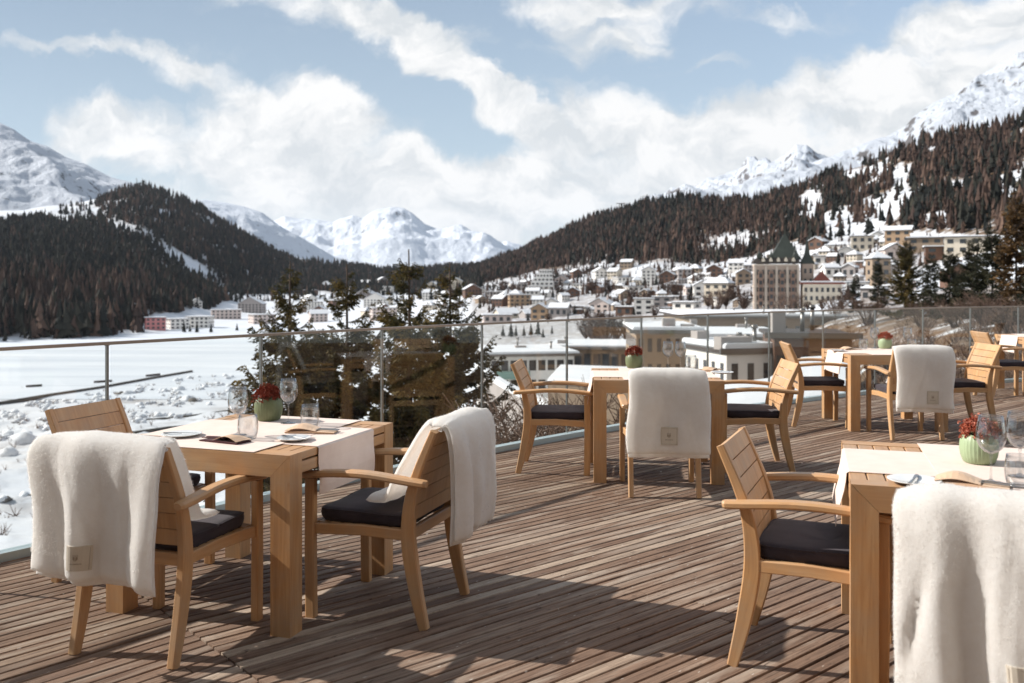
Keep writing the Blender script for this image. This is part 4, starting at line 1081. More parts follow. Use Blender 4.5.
# bare brown shrubs on the right bank
def shrub_mesh(seed):
    rg = random.Random(seed); mb = MB()
    for k in range(46):
        a = rg.uniform(0, 6.28); r = rg.uniform(.2, 1.0); h = rg.uniform(.6, 1.3)
        p0 = Vector((math.cos(a) * .12, math.sin(a) * .12, 0)); p2 = Vector((math.cos(a) * r, math.sin(a) * r, h)); p1 = p0.lerp(p2, .5) + Vector((0, 0, .16))
        mb.tube([p0, p1, p2], [.018, .012, .005], 3)
        for q in range(9):
            s = rg.uniform(.35, 1); b = p1.lerp(p2, s); e = b + Vector((rg.uniform(-1, 1), rg.uniform(-1, 1), rg.uniform(.1, 1.2))) * .28
            mb.tube([b, e], [.009, .003], 3)
    return mb
sh0 = None
for i, (u, vb, sz, lab) in enumerate(((790, 318, 22, 'bare brown shrub below the grand hotel'), (716, 318, 20, 'bare brown shrub right of the wide tan annex'), (868, 330, 26, 'bare brown shrub low behind the right glass'),
        (921, 330, 22, 'bare brown shrub below the wide olive spruce'), (955, 332, 26, 'bare brown shrub below the bushy dark spruce'), (985, 330, 30, 'reddish bare shrub at the foot of the darkest spruce'), (1012, 340, 34, 'bare shrub at the foot of the golden larch'), (835, 326, 20, 'bare brown shrub right of the grand hotel annex'))):
    if sh0 is None: o = sh0 = shrub_mesh(5).build('shrub', MAT['twig'])
    else: o = sh0.copy(); COL.objects.link(o)
    x, y, z = spot(u, vb); k = sz / (F / y) / 1.2; o.location = (x, y, z - .05); o.scale = (k, k, k); o.rotation_euler = (0, 0, i * 1.1); tag(o, lab, 'shrub', 'bare shrubs on the right bank')

# ------------------------------------------------------------------ buildings
def bm_(name, col, var=.08): return M_plain(name, col, .8, var, .5)
WALL = {'white': bm_('white_render', lin(226, 221, 214)), 'cream': bm_('cream_render', lin(196, 184, 166)), 'ochre': bm_('ochre_render', lin(158, 132, 106)), 'grey': bm_('grey_render', lin(158, 150, 146)),
        'pink': bm_('pink_render', lin(196, 128, 126)), 'brown': bm_('brown_timber', lin(98, 72, 58)), 'rose': bm_('pale_rose_render', lin(204, 188, 180)), 'stone': bm_('stone_wall', lin(140, 122, 104))}
WALL['cornice'] = bm_('stone_cornice', lin(176, 162, 148)); WALL['rosetan'] = bm_('rose_tan_render', lin(158, 140, 126)); WALL['baybrown'] = bm_('brown_bay', lin(122, 98, 84))
MAT['roofsnow'] = M_plain('roof_snow', (.68, .69, .71, 1), .7, .04, .4)
MAT['roofdark'] = M_plain('roof_slate', (.06, .05, .048, 1), .8, .2, .6)
MAT['mansard'] = M_plain('mansard_slate', lin(62, 56, 52), .8, .3, .6)
MAT['copper'] = M_plain('green_copper', lin(50, 55, 49), .6, .25, .5)
MAT['window'] = M_plain('window_glass', (.035, .038, .042, 1), .12, .2, .3, 0, .6)
MAT['redroof'] = M_plain('red_brown_tiles', lin(112, 62, 52), .8, .2, .5)
def building(name, label, loc, rz, w, d, h, wall, roof='gable', storeys=3, bays=4, cat='house', group=None, sides=True, snow=True, sink=6., wfrac=.5, ridge='x'):
    """local -Y is the front; walls go `sink` metres into the slope"""
    root = thing(name, label, cat, loc, rz, group)
    mb = MB(); mb.box(-w / 2, w / 2, -d / 2, d / 2, -sink, h, .02); mb.build('wall', wall, root)
    e = min(.8, w * .06) ; sn = .35
    if roof == 'flat':
        mb = MB(); mb.box(-w / 2 - e, w / 2 + e, -d / 2 - e, d / 2 + e, h + .002, h + .22, .02); r = mb.build('roof', MAT['roofdark'], root)
        if snow: mb = MB(); mb.box(-w / 2 - e * .9, w / 2 + e * .9, -d / 2 - e * .9, d / 2 + e * .9, h + .222, h + .222 + sn * 1.25, .2); mb.build('snow_cover', MAT['roofsnow'], r)
    elif roof == 'gable':
        rh = (d if ridge == 'x' else w) * .27
        def gable(mb, lift, th, ex):
            if ridge == 'x':
                prof = [(-d / 2 - ex, lift - ex * .5), (0, lift + rh), (d / 2 + ex, lift - ex * .5), (d / 2 + ex, lift - ex * .5 + th), (0, lift + rh + th), (-d / 2 - ex, lift - ex * .5 + th)]
                mb.loft([[(x, y, h + z) for y, z in prof] for x in (-w / 2 - ex, w / 2 + ex)])
            else:
                prof = [(-w / 2 - ex, lift - ex * .5), (0, lift + rh), (w / 2 + ex, lift - ex * .5), (w / 2 + ex, lift - ex * .5 + th), (0, lift + rh + th), (-w / 2 - ex, lift - ex * .5 + th)]
                mb.loft([[(x, y, h + z) for x, z in prof] for y in (-d / 2 - ex, d / 2 + ex)])
        mb = MB(); gable(mb, .01, .22, e); r = mb.build('roof', MAT['roofdark'], root)
        if snow: mb = MB(); gable(mb, .235, .45, e * .92); mb.build('snow_cover', MAT['roofsnow'], r)
        if ridge == 'x':
            for x in (-w / 2 + .03, w / 2 - .13): mb = MB(); mb.loft([[(x, -d / 2, h), (x, 0, h + rh), (x, d / 2, h)], [(x + .1, -d / 2, h), (x + .1, 0, h + rh), (x + .1, d / 2, h)]]); mb.build('gable_wall', wall, root)
        else:
            for y in (-d / 2 + .03, d / 2 - .13): mb = MB(); mb.loft([[(-w / 2, y, h), (0, y, h + rh), (w / 2, y, h)], [(-w / 2, y + .1, h), (0, y + .1, h + rh), (w / 2, y + .1, h)]]); mb.build('gable_wall', wall, root)
        mb = MB(); mb.box(w * .2, w * .2 + .9, d * .08, d * .08 + .9, h + rh * .5, h + rh * 1.35 + .6, .03); mb.build('chimney', wall, r)
    elif roof == 'hip':
        rh = d * .42
        def hip(mb, lift, ex):
            a = [(-w / 2 - ex, -d / 2 - ex), (w / 2 + ex, -d / 2 - ex), (w / 2 + ex, d / 2 + ex), (-w / 2 - ex, d / 2 + ex)]
            b = [(-w / 2 + d * .5, -.1), (w / 2 - d * .5, -.1), (w / 2 - d * .5, .1), (-w / 2 + d * .5, .1)]
            mb.loft([[(x, y, h + lift) for x, y in a], [(x, y, h + lift + .2) for x, y in a], [(x, y, h + lift + rh) for x, y in b]])
        mb = MB(); hip(mb, .01, e); r = mb.build('roof', MAT['roofdark'], root)
        if snow: mb = MB(); hip(mb, .40, e * .7); mb.build('snow_cover', MAT['roofsnow'], r)
    # windows: each one its own piece, a shallow dark pane in the wall
    sh_ = h / storeys; bw = w / bays; ww, wh = bw * wfrac, sh_ * .52
    mb = MB(); mb.box(-ww / 2, ww / 2, -.06, .03, -wh / 2, wh / 2, .01); first = None
    spots = [((-w / 2 + (b + .5) * bw, -d / 2, (s + .52) * sh_), 0) for s in range(storeys) for b in range(bays)]
    if sides:
        nb = max(1, int(d / bw + .3)); spots += [((sx * w / 2, -d / 2 + (b + .5) * d / nb, (s + .52) * sh_), math.pi / 2) for s in range(storeys) for b in range(nb) for sx in (-1, 1)]
    for p, a in spots:
        if first is None: o = first = mb.build('window', MAT['window'], root)
        else: o = first.copy(); COL.objects.link(o); o.parent = root
        o.location = p; o.rotation_euler = (0, 0, a)
    return root
def house(u, vb, wpx, hpx, colr, roof, label, turn=0., name='house', storeys=None, bays=None, group='houses of the town', dep=.8, **kw):
    x, y, z = spot(u, vb); s = F / y; w, h = wpx / s * .94, hpx / s * .92
    st = storeys or max(1, round(h / 3.1)); by = bays or max(2, round(w / 4.2)); by = min(by, 7); st = min(st, 5)
    rz = math.atan2(-x, y) + R(turn)           # front turned down the valley
    return building(name, label, (x, y, z), rz, w, w * dep if wpx < 26 else w * .5, h, WALL[colr], roof, st, by, 'house', group, **kw)
HOUSES = [
 # far lake shore
 (155, 330, 20, 13, 'pink', 'flat', 'pink apartment house on the far lake shore beside the wood'), (178, 329, 20, 11, 'white', 'flat', 'white low block right of the pink house, trees before it'), (200, 328, 24, 12, 'white', 'flat', 'long white block in the middle of the far shore'),
 (226, 319, 30, 10, 'rose', 'flat', 'long pale block behind the white ones on the far shore'), (124, 309, 26, 7, 'white', 'flat', 'long white roof showing above the leafless shore wood'), (252, 313, 26, 10, 'grey', 'gable', 'grey gabled hall on the far shore left of the first spruce'),
 (262, 324, 24, 10, 'rose', 'flat', 'pale rose block on the far shore left of the first spruce'), (196, 306, 12, 6, 'white', 'gable', 'small white house at the wood edge above the far shore'), (284, 312, 18, 9, 'white', 'gable', 'white house behind the olive spruce top'),
 (312, 310, 22, 9, 'white', 'flat', 'white block between the first two spruces'), (318, 322, 18, 9, 'rose', 'gable', 'pale rose house between the first two spruces, close to the ice'), (376, 308, 24, 10, 'white', 'gable', 'white gabled hall between the second and third spruce'),
 (383, 322, 26, 13, 'rose', 'flat', 'pale block low between the second and third spruce'), (366, 298, 18, 6, 'grey', 'gable', 'grey farmhouse far off, left of the tallest spruce'), (430, 300, 16, 8, 'white', 'gable', 'white house seen between the two right spruces'),
 (456, 292, 18, 9, 'cream', 'gable', 'cream house behind the top of the right spruce'), (478, 282, 16, 7, 'white', 'flat', 'white flat-roofed house highest at the left end of the town'), (472, 300, 18, 7, 'brown', 'gable', 'brown chalet at the left end of the town'),
 # the town left of the grand hotel
 (498, 300, 20, 8, 'grey', 'flat', 'grey low block by the snow meadow'), (486, 318, 22, 7, 'white', 'flat', 'white shed at the left of the snow meadow'), (497, 323, 30, 8, 'rose', 'flat', 'pale rose long hall above the snow meadow'), (519, 307, 22, 12, 'ochre', 'flat', 'ochre square house with flat snowy roof in the town middle'),
 (506, 314, 22, 8, 'cream', 'gable', 'cream house below the ochre square one'), (541, 318, 18, 12, 'ochre', 'gable', 'orange ochre gabled house above the snow meadow'), (533, 300, 14, 8, 'white', 'gable', 'white chalet right of the ochre square house'), (552, 307, 18, 8, 'white', 'gable', 'white chalet below the stepped terrace house'),
 (560, 318, 20, 9, 'grey', 'gable', 'grey gabled house above the brown trees'), (573, 300, 14, 7, 'brown', 'gable', 'brown chalet among bare larches'), (582, 308, 18, 12, 'grey', 'flat', 'grey cube house with snow cap in the town middle'), (602, 312, 22, 10, 'rose', 'gable', 'pale rose house with broad gable right of the grey cube'),
 (626, 315, 18, 9, 'brown', 'flat', 'brown flat block left of the white office tower'), (644, 318, 20, 18, 'white', 'flat', 'white tall block in the town right of the brown flat one'), (663, 310, 20, 10, 'grey', 'flat', 'grey long block right of the white tall one'), (687, 315, 24, 7, 'white', 'flat', 'white low row with snowy roof left of the cream mansion'),
 (625, 285, 22, 12, 'white', 'flat', 'white hillside block under the forest, left of a gabled villa'), (649, 286, 14, 18, 'white', 'gable', 'tall white gabled villa on the hillside'), (634, 296, 18, 9, 'white', 'flat', 'lower white wing in front of the tall gabled villa'), (668, 283, 16, 7, 'brown', 'gable', 'brown chalet right of the tall white villa'),
 (684, 280, 14, 8, 'grey', 'hip', 'grey turreted villa at the forest edge'), (600, 280, 14, 6, 'white', 'gable', 'small white house under the forest left of the white hillside block'), (515, 286, 12, 5, 'white', 'gable', 'small white house under the brown hillside'), (562, 288, 14, 6, 'rose', 'gable', 'small rose house right of the stepped terrace house'),
 (580, 290, 12, 6, 'white', 'flat', 'little white box house on the slope left of bare trees'), (702, 302, 18, 12, 'white', 'gable', 'white gabled house left of the cream mansion'), (719, 306, 28, 20, 'cream', 'hip', 'cream mansion with snowy hipped roof left of the grand hotel'), (715, 278, 16, 8, 'brown', 'gable', 'brown chalet above the cream mansion'),
 (737, 272, 16, 8, 'white', 'gable', 'white chalet at the forest edge left of the green hotel roof'), (697, 284, 16, 7, 'white', 'gable', 'white chalet at the forest edge right of the turreted villa'), (690, 298, 12, 7, 'rose', 'gable', 'small rose gabled house beside the white one'), (743, 290, 14, 12, 'stone', 'gable', 'stone house tight against the left of the grand hotel'),
 (752, 312, 26, 8, 'white', 'flat', 'low white annex at the foot of the grand hotel'), (535, 311, 10, 6, 'white', 'gable', 'tiny white house left of the orange one'), (612, 302, 12, 6, 'white', 'gable', 'tiny white house in the gap right of the grey cube'), (655, 300, 12, 6, 'brown', 'gable', 'tiny brown house under the hillside villa'),
 # right of the grand hotel
 (823, 268, 18, 9, 'white', 'flat', 'white block right of the hotel spire'), (838, 250, 20, 8, 'white', 'flat', 'white block with brown floor band, upper slope right of the spire'), (862, 252, 22, 15, 'cream', 'flat', 'cream square house on the upper slope'), (846, 262, 16, 9, 'white', 'gable', 'white chalet below the cream square house'),
 (830, 284, 16, 9, 'white', 'gable', 'white chalet right of the grand hotel annex'), (850, 283, 14, 10, 'grey', 'gable', 'grey gabled house behind the narrow dark spruce'), (899, 252, 26, 20, 'ochre', 'gable', 'orange ochre church-like house with steep gable on the upper slope'), (893, 268, 22, 12, 'rose', 'gable', 'rose house with red gable in front of the ochre steep one'),
 (878, 288, 20, 28, 'stone', 'hip', 'tall grey stone tower house right of the hotel annex'), (874, 308, 22, 12, 'grey', 'flat', 'low grey house with snow cap under the stone tower house'), (858, 292, 24, 7, 'white', 'flat', 'white flat house left of the stone tower house'), (926, 256, 34, 14, 'stone', 'flat', 'stone chalet block with thick white roof, upper right slope'),
 (970, 254, 48, 18, 'cream', 'flat', 'long cream chalet block with thick white roof above the dark spruces'), (938, 262, 26, 14, 'brown', 'flat', 'brown block below the two white-roofed chalet blocks'), (918, 246, 14, 7, 'white', 'gable', 'small white chalet between ochre steep house and stone block'), (818, 248, 16, 7, 'brown', 'gable', 'brown chalet above the hotel spire'),
 (812, 258, 16, 8, 'white', 'gable', 'white chalet close above the hotel spire'), (876, 240, 14, 6, 'white', 'gable', 'small white chalet highest on the upper right slope'), (905, 290, 20, 12, 'rose', 'gable', 'rose house behind the wide olive spruce'), (955, 285, 24, 16, 'brown', 'gable', 'brown house behind the bushy dark spruce'),
]
for i, (u, vb, w, h, c, rf, lab) in enumerate(HOUSES):
    house(u, vb, w, h, c, rf, lab, turn=rnd.uniform(-28, 28) if w < 30 else rnd.uniform(-8, 8), ridge='y' if (rf == 'gable' and i % 2) else 'x')
rgh = random.Random(31); taken = [(h[0], h[1]) for h in HOUSES] + [(786, 312), (775, 300), (800, 300), (820, 305)]
LOOK = [('grey', 'gable'), ('cream', 'gable'), ('brown', 'gable'), ('white', 'gable'), ('stone', 'gable'), ('grey', 'flat'), ('cream', 'hip'), ('white', 'flat'), ('stone', 'hip'), ('brown', 'flat')]
ZONE = [(478, 560, 284, 318, 'at the left end of the town'), (560, 640, 272, 318, 'in the middle of the town'), (640, 752, 270, 316, 'left of the grand hotel'), (808, 900, 240, 300, 'on the slope right of the grand hotel'), (300, 478, 286, 318, 'seen among the near spruces')]
n_ = 0
for tries in range(4000):
    if n_ >= 120: break
    zn = rgh.choice(ZONE); u, v = rgh.uniform(zn[0], zn[1]), rgh.uniform(zn[2], zn[3])
    if v < np.interp(u, *TOWNLINE) + 3 or any(abs(u - a) < 7 and abs(v - b) < 4 for a, b in taken): continue
    taken.append((u, v)); c, rf = rgh.choice(LOOK); w = rgh.uniform(8, 14); h = rgh.uniform(4, 7.5); n_ += 1
    house(u, v, w, h, c, rf, 'small %s house with snowy %s roof %s' % (c if c != 'stone' else 'stone-brown', {'gable': 'gabled', 'flat': 'flat', 'hip': 'hipped'}[rf], zn[4]), turn=rgh.uniform(-40, 40), storeys=2, bays=3, group='small %s %s houses %s' % (c, rf, zn[4]), dep=rgh.uniform(.7, 1.1), ridge=rgh.choice('xy'), sides=False)
# stepped terrace house on the slope
x, y, z = spot(541, 293); s = F / y
root = thing('terrace_house', 'pale stepped terrace house climbing the slope under the brown wood', 'house', (x, y, z), math.atan2(-x, y))
for k in range(5):
    w0 = 26 / s * (1 - k * .13); mb = MB(); mb.box(-w0 / 2 + k * 1.2, w0 / 2 + k * 1.2, k * 4 - 4, k * 4 + 16, -6 + k * 4.2 * 0, k * 4.2 + 4.0, .05); mb.build('wall', WALL['white'], root)
    mb = MB(); mb.box(-w0 / 2 + k * 1.2 - .4, w0 / 2 + k * 1.2 + .4, k * 4 - 4.4, k * 4 + 16.4, k * 4.2 + 4.003, k * 4.2 + 4.5, .1); mb.build('snow_cover', MAT['roofsnow'], root)
    for q in range(5): mb = MB(); mb.box(-w0 / 2 + k * 1.2 + w0 * (q + .2) / 5, -w0 / 2 + k * 1.2 + w0 * (q + .8) / 5, k * 4 - 4.06, k * 4 - 3.95, k * 4.2 + 1.2, k * 4.2 + 3, .02); mb.build('window', MAT['window'], root)

# the grand hotel with green roof and spire
def grand_hotel():
    x, y, z = spot(786, 312); s = F / y; m = 1 / s
    root = thing('grand_hotel', 'grand cream and rose hotel with steep green pyramid roof and slim spire tower', 'hotel', (x, y, z), math.atan2(-x, y) + R(6))
    W1, H1, D1 = 41 * m, 46 * m, 30 * m
    def win(x0, z0, w, h, yy, par=root):
        mb = MB(); mb.box(x0 - w / 2, x0 + w / 2, yy - .08, yy + .04, z0 - h / 2, z0 + h / 2, .01); mb.build('window', MAT['window'], par)
    cx = -10.5 * m
    mb = MB(); mb.box(cx - W1 / 2, cx + W1 / 2, -D1 / 2, D1 / 2, -8, H1, .05); mb.build('wall', WALL['rosetan'], root)
    for q in range(4):
        bb = MB(); xx = cx - W1 / 2 + (q + .5) * W1 / 4; bb.box(xx - W1 * .055, xx + W1 * .055, -D1 / 2 - .9, -D1 / 2 - .002, H1 * .10, H1 * .86, .05); by_ = bb.build('bay', WALL['baybrown'], root)
        for st in range(5): win(xx, H1 * (.17 + st * .15), W1 * .07, H1 * .085, -D1 / 2 - .9, by_)
    mb = MB()
    for zz in (.16, .52, .98): mb.box(cx - W1 / 2 - .25, cx + W1 / 2 + .25, -D1 / 2 - .25, D1 / 2 + .25, H1 * zz, H1 * zz + .5, .05)
    for q in range(5): xx = cx - W1 / 2 + q * W1 / 4; mb.box(xx - .35, xx + .35, -D1 / 2 - .3, -D1 / 2 - .01, 0, H1 * .97, .03)
    mb.build('cornice', WALL['cornice'], root)
    for st in range(5):
        for b in range(8): win(cx - W1 / 2 + (b + .5) * W1 / 8, H1 * (.10 + st * .185), W1 / 22, H1 * .10, -D1 / 2)
    e = .7; a = lambda k, hh: [(cx - W1 / 2 * k[0] - e * k[0], -D1 / 2 * k[1], hh), (cx + W1 / 2 * k[0] + e * k[0], -D1 / 2 * k[1], hh), (cx + W1 / 2 * k[0] + e * k[0], D1 / 2 * k[1], hh), (cx - W1 / 2 * k[0] - e * k[0], D1 / 2 * k[1], hh)]
    mb = MB(); mb.loft([a((1, 1.04), H1 + .5), a((.95, .96), H1 + 4.5 * m), a((.82, .8), H1 + 7 * m)], caps=True); r = mb.build('roof', MAT['mansard'], root)
    pc = -1.5 * m
    mb = MB(); rings = []
    for k, hh in ((1, 5 * m), (.70, 13 * m), (.36, 22 * m), (.05, 31 * m)):
        w = 15.5 * m * k; rings.append([(pc - w, -w * .8, H1 + hh), (pc + w, -w * .8, H1 + hh), (pc + w, w * .8, H1 + hh), (pc - w, w * .8, H1 + hh)])
    mb.loft(rings); mb.tube([(pc, 0, H1 + 31 * m), (pc, 0, H1 + 36 * m)], [.15, .04], 6); mb.build('pyramid_roof', MAT['copper'], root)
    for q in (-3, -2, -1, 0, 1): mb = MB(); xx = pc + q * 7.2 * m; mb.prism([(xx - 1.5 * m, H1 + 1.0), (xx + 1.5 * m, H1 + 1.0), (xx + 1.5 * m, H1 + 5 * m), (xx, H1 + 7.5 * m), (xx - 1.5 * m, H1 + 5 * m)], -15.6 * m, -9 * m); mb.build('dormer', WALL['cream'], root)
    mb = MB(); tx = cx - W1 / 2 + 4 * m; mb.lathe([(2.2 * m, 0), (2.2 * m, 3 * m), (2.6 * m, 3.2 * m), (1.0 * m, 6 * m), (.25 * m, 9 * m), (.05, 13 * m)], 10, (tx, -D1 / 2 + 3 * m, H1 + 2)); mb.build('corner_turret', MAT['copper'], root)
    for tx2, w2 in ((cx + W1 / 2 - 3 * m, 2.4), (cx - 5 * m, 1.7)): mb = MB(); mb.lathe([(w2 * m, 0), (w2 * m, 4 * m), (w2 * 1.2 * m, 4.2 * m), (w2 * .5 * m, 8 * m), (.2 * m, 12 * m), (.04, 15 * m)], 10, (tx2, -D1 / 2 + 2.4 * m, H1 + 1)); mb.build('corner_turret', MAT['copper'], root)
    for q in range(4): mb = MB(); xx = cx - W1 / 2 + (q + .6) * W1 / 4.2; mb.box(xx - .8, xx + .8, 2, 3.6, H1 + 2, H1 + 11 * m, .05); mb.build('chimney', WALL['cornice'], root)
    # spire tower
    tx = 20 * m; mb = MB(); mb.box(tx - 5.5 * m, tx + 5.5 * m, -8 * m, 5 * m, -8, 47 * m, .05); tw = mb.build('spire_tower', WALL['rosetan'], root)
    mb = MB(); mb.loft([[(tx - w * m, (-1.5 - w) * m, hh * m), (tx + w * m, (-1.5 - w) * m, hh * m), (tx + w * m, (-1.5 + w) * m, hh * m), (tx - w * m, (-1.5 + w) * m, hh * m)] for w, hh in ((6.6, 47), (6.4, 48.2), (3.2, 55), (2.6, 56), (1.5, 64), (.1, 74))]); mb.build('spire', MAT['copper'], tw)
    for st in range(4): 
        for q in (-1, 1): win(tx + q * 2.6 * m, (10 + st * 10) * m, 2.2 * m, 4.6 * m, -8 * m, tw)
    # lower wing to the right with balcony rows
    x0, x1 = 14 * m, 50 * m; mb = MB(); mb.box(x0, x1, -20 * m, 2 * m, -8, 27 * m, .05); wg_ = mb.build('wing', WALL['cream'], root)
    mb = MB(); mb.box(x0 - 1, x1 + 1, -21 * m, 3 * m, 27 * m + .003, 28.5 * m, .1); mb.build('wing_roof', MAT['redroof'], wg_)
    mb = MB(); mb.box(x0 - .6, x1 + .6, -20 * m, 2 * m, 28.5 * m + .003, 30 * m, .2); mb.build('snow_cover', MAT['roofsnow'], wg_)
    for st in range(3):
        for b in range(7): win(x0 + (b + .5) * (x1 - x0) / 7, (5 + st * 8.2) * m, 2.6 * m, 4.2 * m, -20 * m, wg_)
    mb = MB(); mb.prism([(24 * m, 30 * m), (40 * m, 30 * m), (32 * m, 39 * m)], -19 * m, -3 * m); mb.build('red_gable', MAT['redroof'], wg_)
grand_hotel()

# the large blocks just below the terrace, each placed on the slope at its own distance
def pt_(u, Y): return ((u - U0) * Y / F, Y)
def block_at(name, label, u0, u1, vt, Y, h, d, colr, storeys, bays, rz=0., snowy=True, wfrac=.6, **kw):
    xm = ((u0 + u1) / 2 - U0) * Y / F; w = (u1 - u0) * Y / F / math.cos(R(rz)); zt = Zv(Y, vt)
    return building(name, label, (xm, Y + d / 2, zt - h), R(rz), w, d, h, WALL[colr], 'flat', storeys, bays, 'building', None, True, snowy, 12, wfrac, **kw)
b = block_at('apartment_block', 'long white apartment block with green glazed balconies behind the left chair of the middle table', 482, 566, 356, 128, 11, 14, 'white', 4, 9, 10, wfrac=.75)
for st in range(3):
    mb = MB(); w = 84 * 128 / F; mb.box(-w / 2, -w * .05, -8.2, -7.01, 2.4 + st * 2.75, 2.6 + st * 2.75, .02); mb.box(-w / 2, -w * .05, -8.2, -8.14, 2.6 + st * 2.75, 3.5 + st * 2.75, .01); mb.build('balcony', M_plain('green_glass_rail', lin(120, 150, 140), .2, .1, .5), b)
block_at('apartment_block', 'grey long apartment wing with snowy roof, left of the red blossoms of the middle table', 560, 652, 349, 142, 14, 14, 'stone', 4, 10, -6, wfrac=.7)
block_at('hotel_annex', 'tan hotel annex with snowy roof directly behind the middle table wine glasses', 640, 704, 333, 98, 11, 15, 'stone', 4, 7, -3, wfrac=.45)
block_at('hotel_annex', 'lower grey hotel annex with snowy roof behind the white villa', 706, 796, 340, 94, 10, 15, 'grey', 4, 10, -3, wfrac=.5)
block_at('garage_block', 'low flat snow-covered block stretching left of the grand hotel behind the handrail', 690, 842, 318, 150, 6, 26, 'stone', 1, 9, 0, wfrac=.5)
x_, y_ = pt_(728, 60); building('villa', 'small white villa with thick snow cap behind the right chair of the middle table', (x_, y_, Zv(60, 350) - 5.6), R(14), 3.3, 6, 5.6, WALL['white'], 'flat', 2, 3, 'building', None, True, True, 12, .38)
x_, y_ = pt_(757, 64); building('villa', 'low white villa wing with flat snow cap right of the gabled villa', (x_, y_, Zv(64, 356) - 5), R(6), 4.2, 5, 5, WALL['white'], 'flat', 2, 3, 'building', None, True, True, 12, .4)
block_at('pavilion', 'brown timber pavilion behind the glass right of the white villa', 786, 860, 338, 56, 5, 7, 'brown', 1, 6, -10, False, wfrac=.6)
# snowy flat roofs hard against the terrace
rgv = random.Random(77)
for o in [q for q in COL.objects if q.get('category') == 'building' and q.name.split('.')[0] in ('apartment_block', 'hotel_annex', 'garage_block', 'villa', 'pavilion')]:
    rf = [c for c in o.children if c.name.startswith('roof')][0]; bb = [Vector(b) for b in rf.bound_box]; x0, x1 = bb[0].x + .6, bb[6].x - .6; y0, y1 = bb[0].y + .8, bb[6].y - .8; zz = bb[6].z
    for q in range(max(3, int((x1 - x0) / 4.5))):
        x, y, w, hh = rgv.uniform(x0, x1), rgv.uniform(y0, y1), rgv.uniform(.35, 1.1), rgv.uniform(.6, 1.5)
        if rgv.random() < .4: mb = MB(); mb.tube([(x, y, zz), (x, y, zz + hh)], [.14, .14], 8); mb.tube([(x, y, zz + hh), (x, y, zz + hh + .22)], [.24, .20], 8); mb.build('vent_pipe', MAT['post'], rf)
        else: mb = MB(); mb.box(x - w, x + w, y - .5, y + .5, zz, zz + hh, .03); ch = mb.build('roof_unit', WALL['grey'], rf); mb = MB(); mb.box(x - w - .08, x + w + .08, y - .58, y + .58, zz + hh + .003, zz + hh + .2, .08)
    mb = MB(); mb.box(x0 - .9, x1 + .9, bb[0].y - .02, bb[0].y + .16, zz - .25, zz + .12, .02); mb.build('gutter', MAT['post'], rf)
def flat_roof(label, pts, z):
    root = thing('snowy_roof', label, 'roof', (pts[0][0], pts[0][1], 0)); ox, oy = pts[0]
    mb = MB(); mb.loft([[(x - ox, y - oy, -9) for x, y in pts], [(x - ox, y - oy, z) for x, y in pts]]); mb.build('wall', WALL['stone'], root)
    c = (sum(p[0] for p in pts) / len(pts), sum(p[1] for p in pts) / len(pts))
    mb = MB(); rings = []
    for k, dz in ((1.01, .003), (1.02, .10), (1.0, .22), (.97, .28), (.6, .31)): rings.append([((c[0] + (x - c[0]) * k) - ox, (c[1] + (y - c[1]) * k) - oy, z + dz) for x, y in pts])
    mb.loft(rings, smooth=False); mb.build('snow_cover', MAT['roofsnow'], root)
def pt(u, Y): return ((u - U0) * Y / F, Y)
flat_roof('flat snow-covered roof right behind the glass, between the middle table and the next one', [pt(705, 13.0), pt(815, 13.4), pt(846, 15.5), pt(850, 25), pt(802, 24), pt(768, 18.6), pt(700, 17.0)], -.78)
flat_roof('flat snow-covered roof low behind the left chair of the middle table', [pt(548, 43), pt(646, 40), pt(660, 48), pt(560, 50)], -3.3)
rmp = thing('parking_ramp', 'grey concrete ramp wall below the left chair of the middle table', 'ramp', (0, 0, 0))
ar = catmull([pt(478, 62), pt(500, 54), pt(530, 49), pt(565, 47), pt(600, 46.5)], 5)
mb = MB(); mb.loft([[(x, y, -17), (x + .3, y + .8, -17), (x + .3, y + .8, -4.4 - .25 * k / 5), (x, y, -4.4 - .25 * k / 5)] for k, (x, y) in enumerate(ar)]); mb.build('ramp_wall', WALL['grey'], rmp)
mb = MB(); mb.loft([[(x - .1, y - .1, -4.395 - .25 * k / 5), (x + .35, y + .9, -4.395 - .25 * k / 5), (x + .3, y + .8, -4.15 - .25 * k / 5), (x, y, -4.15 - .25 * k / 5)] for k, (x, y) in enumerate(ar)]); mb.build('snow_cover', MAT['roofsnow'], rmp)
for i, (u, vt, Y, lab) in enumerate(((512, 425, 17, 'low dark bush under the glass right of the rightmost near spruce'), (545, 418, 18, 'low dark bush under the left chair of the middle table'), (578, 420, 16.5, 'low dark bush just left of the middle table leg under the glass'))):
    o = sh0.copy(); COL.objects.link(o); x, y = pt(u, Y); k = 1.5; o.location = (x, y, Zv(Y, vt) - 1.2 * k); o.scale = (k, k, k * 1.1); tag(o, lab, 'shrub', 'dark bushes below the glass')
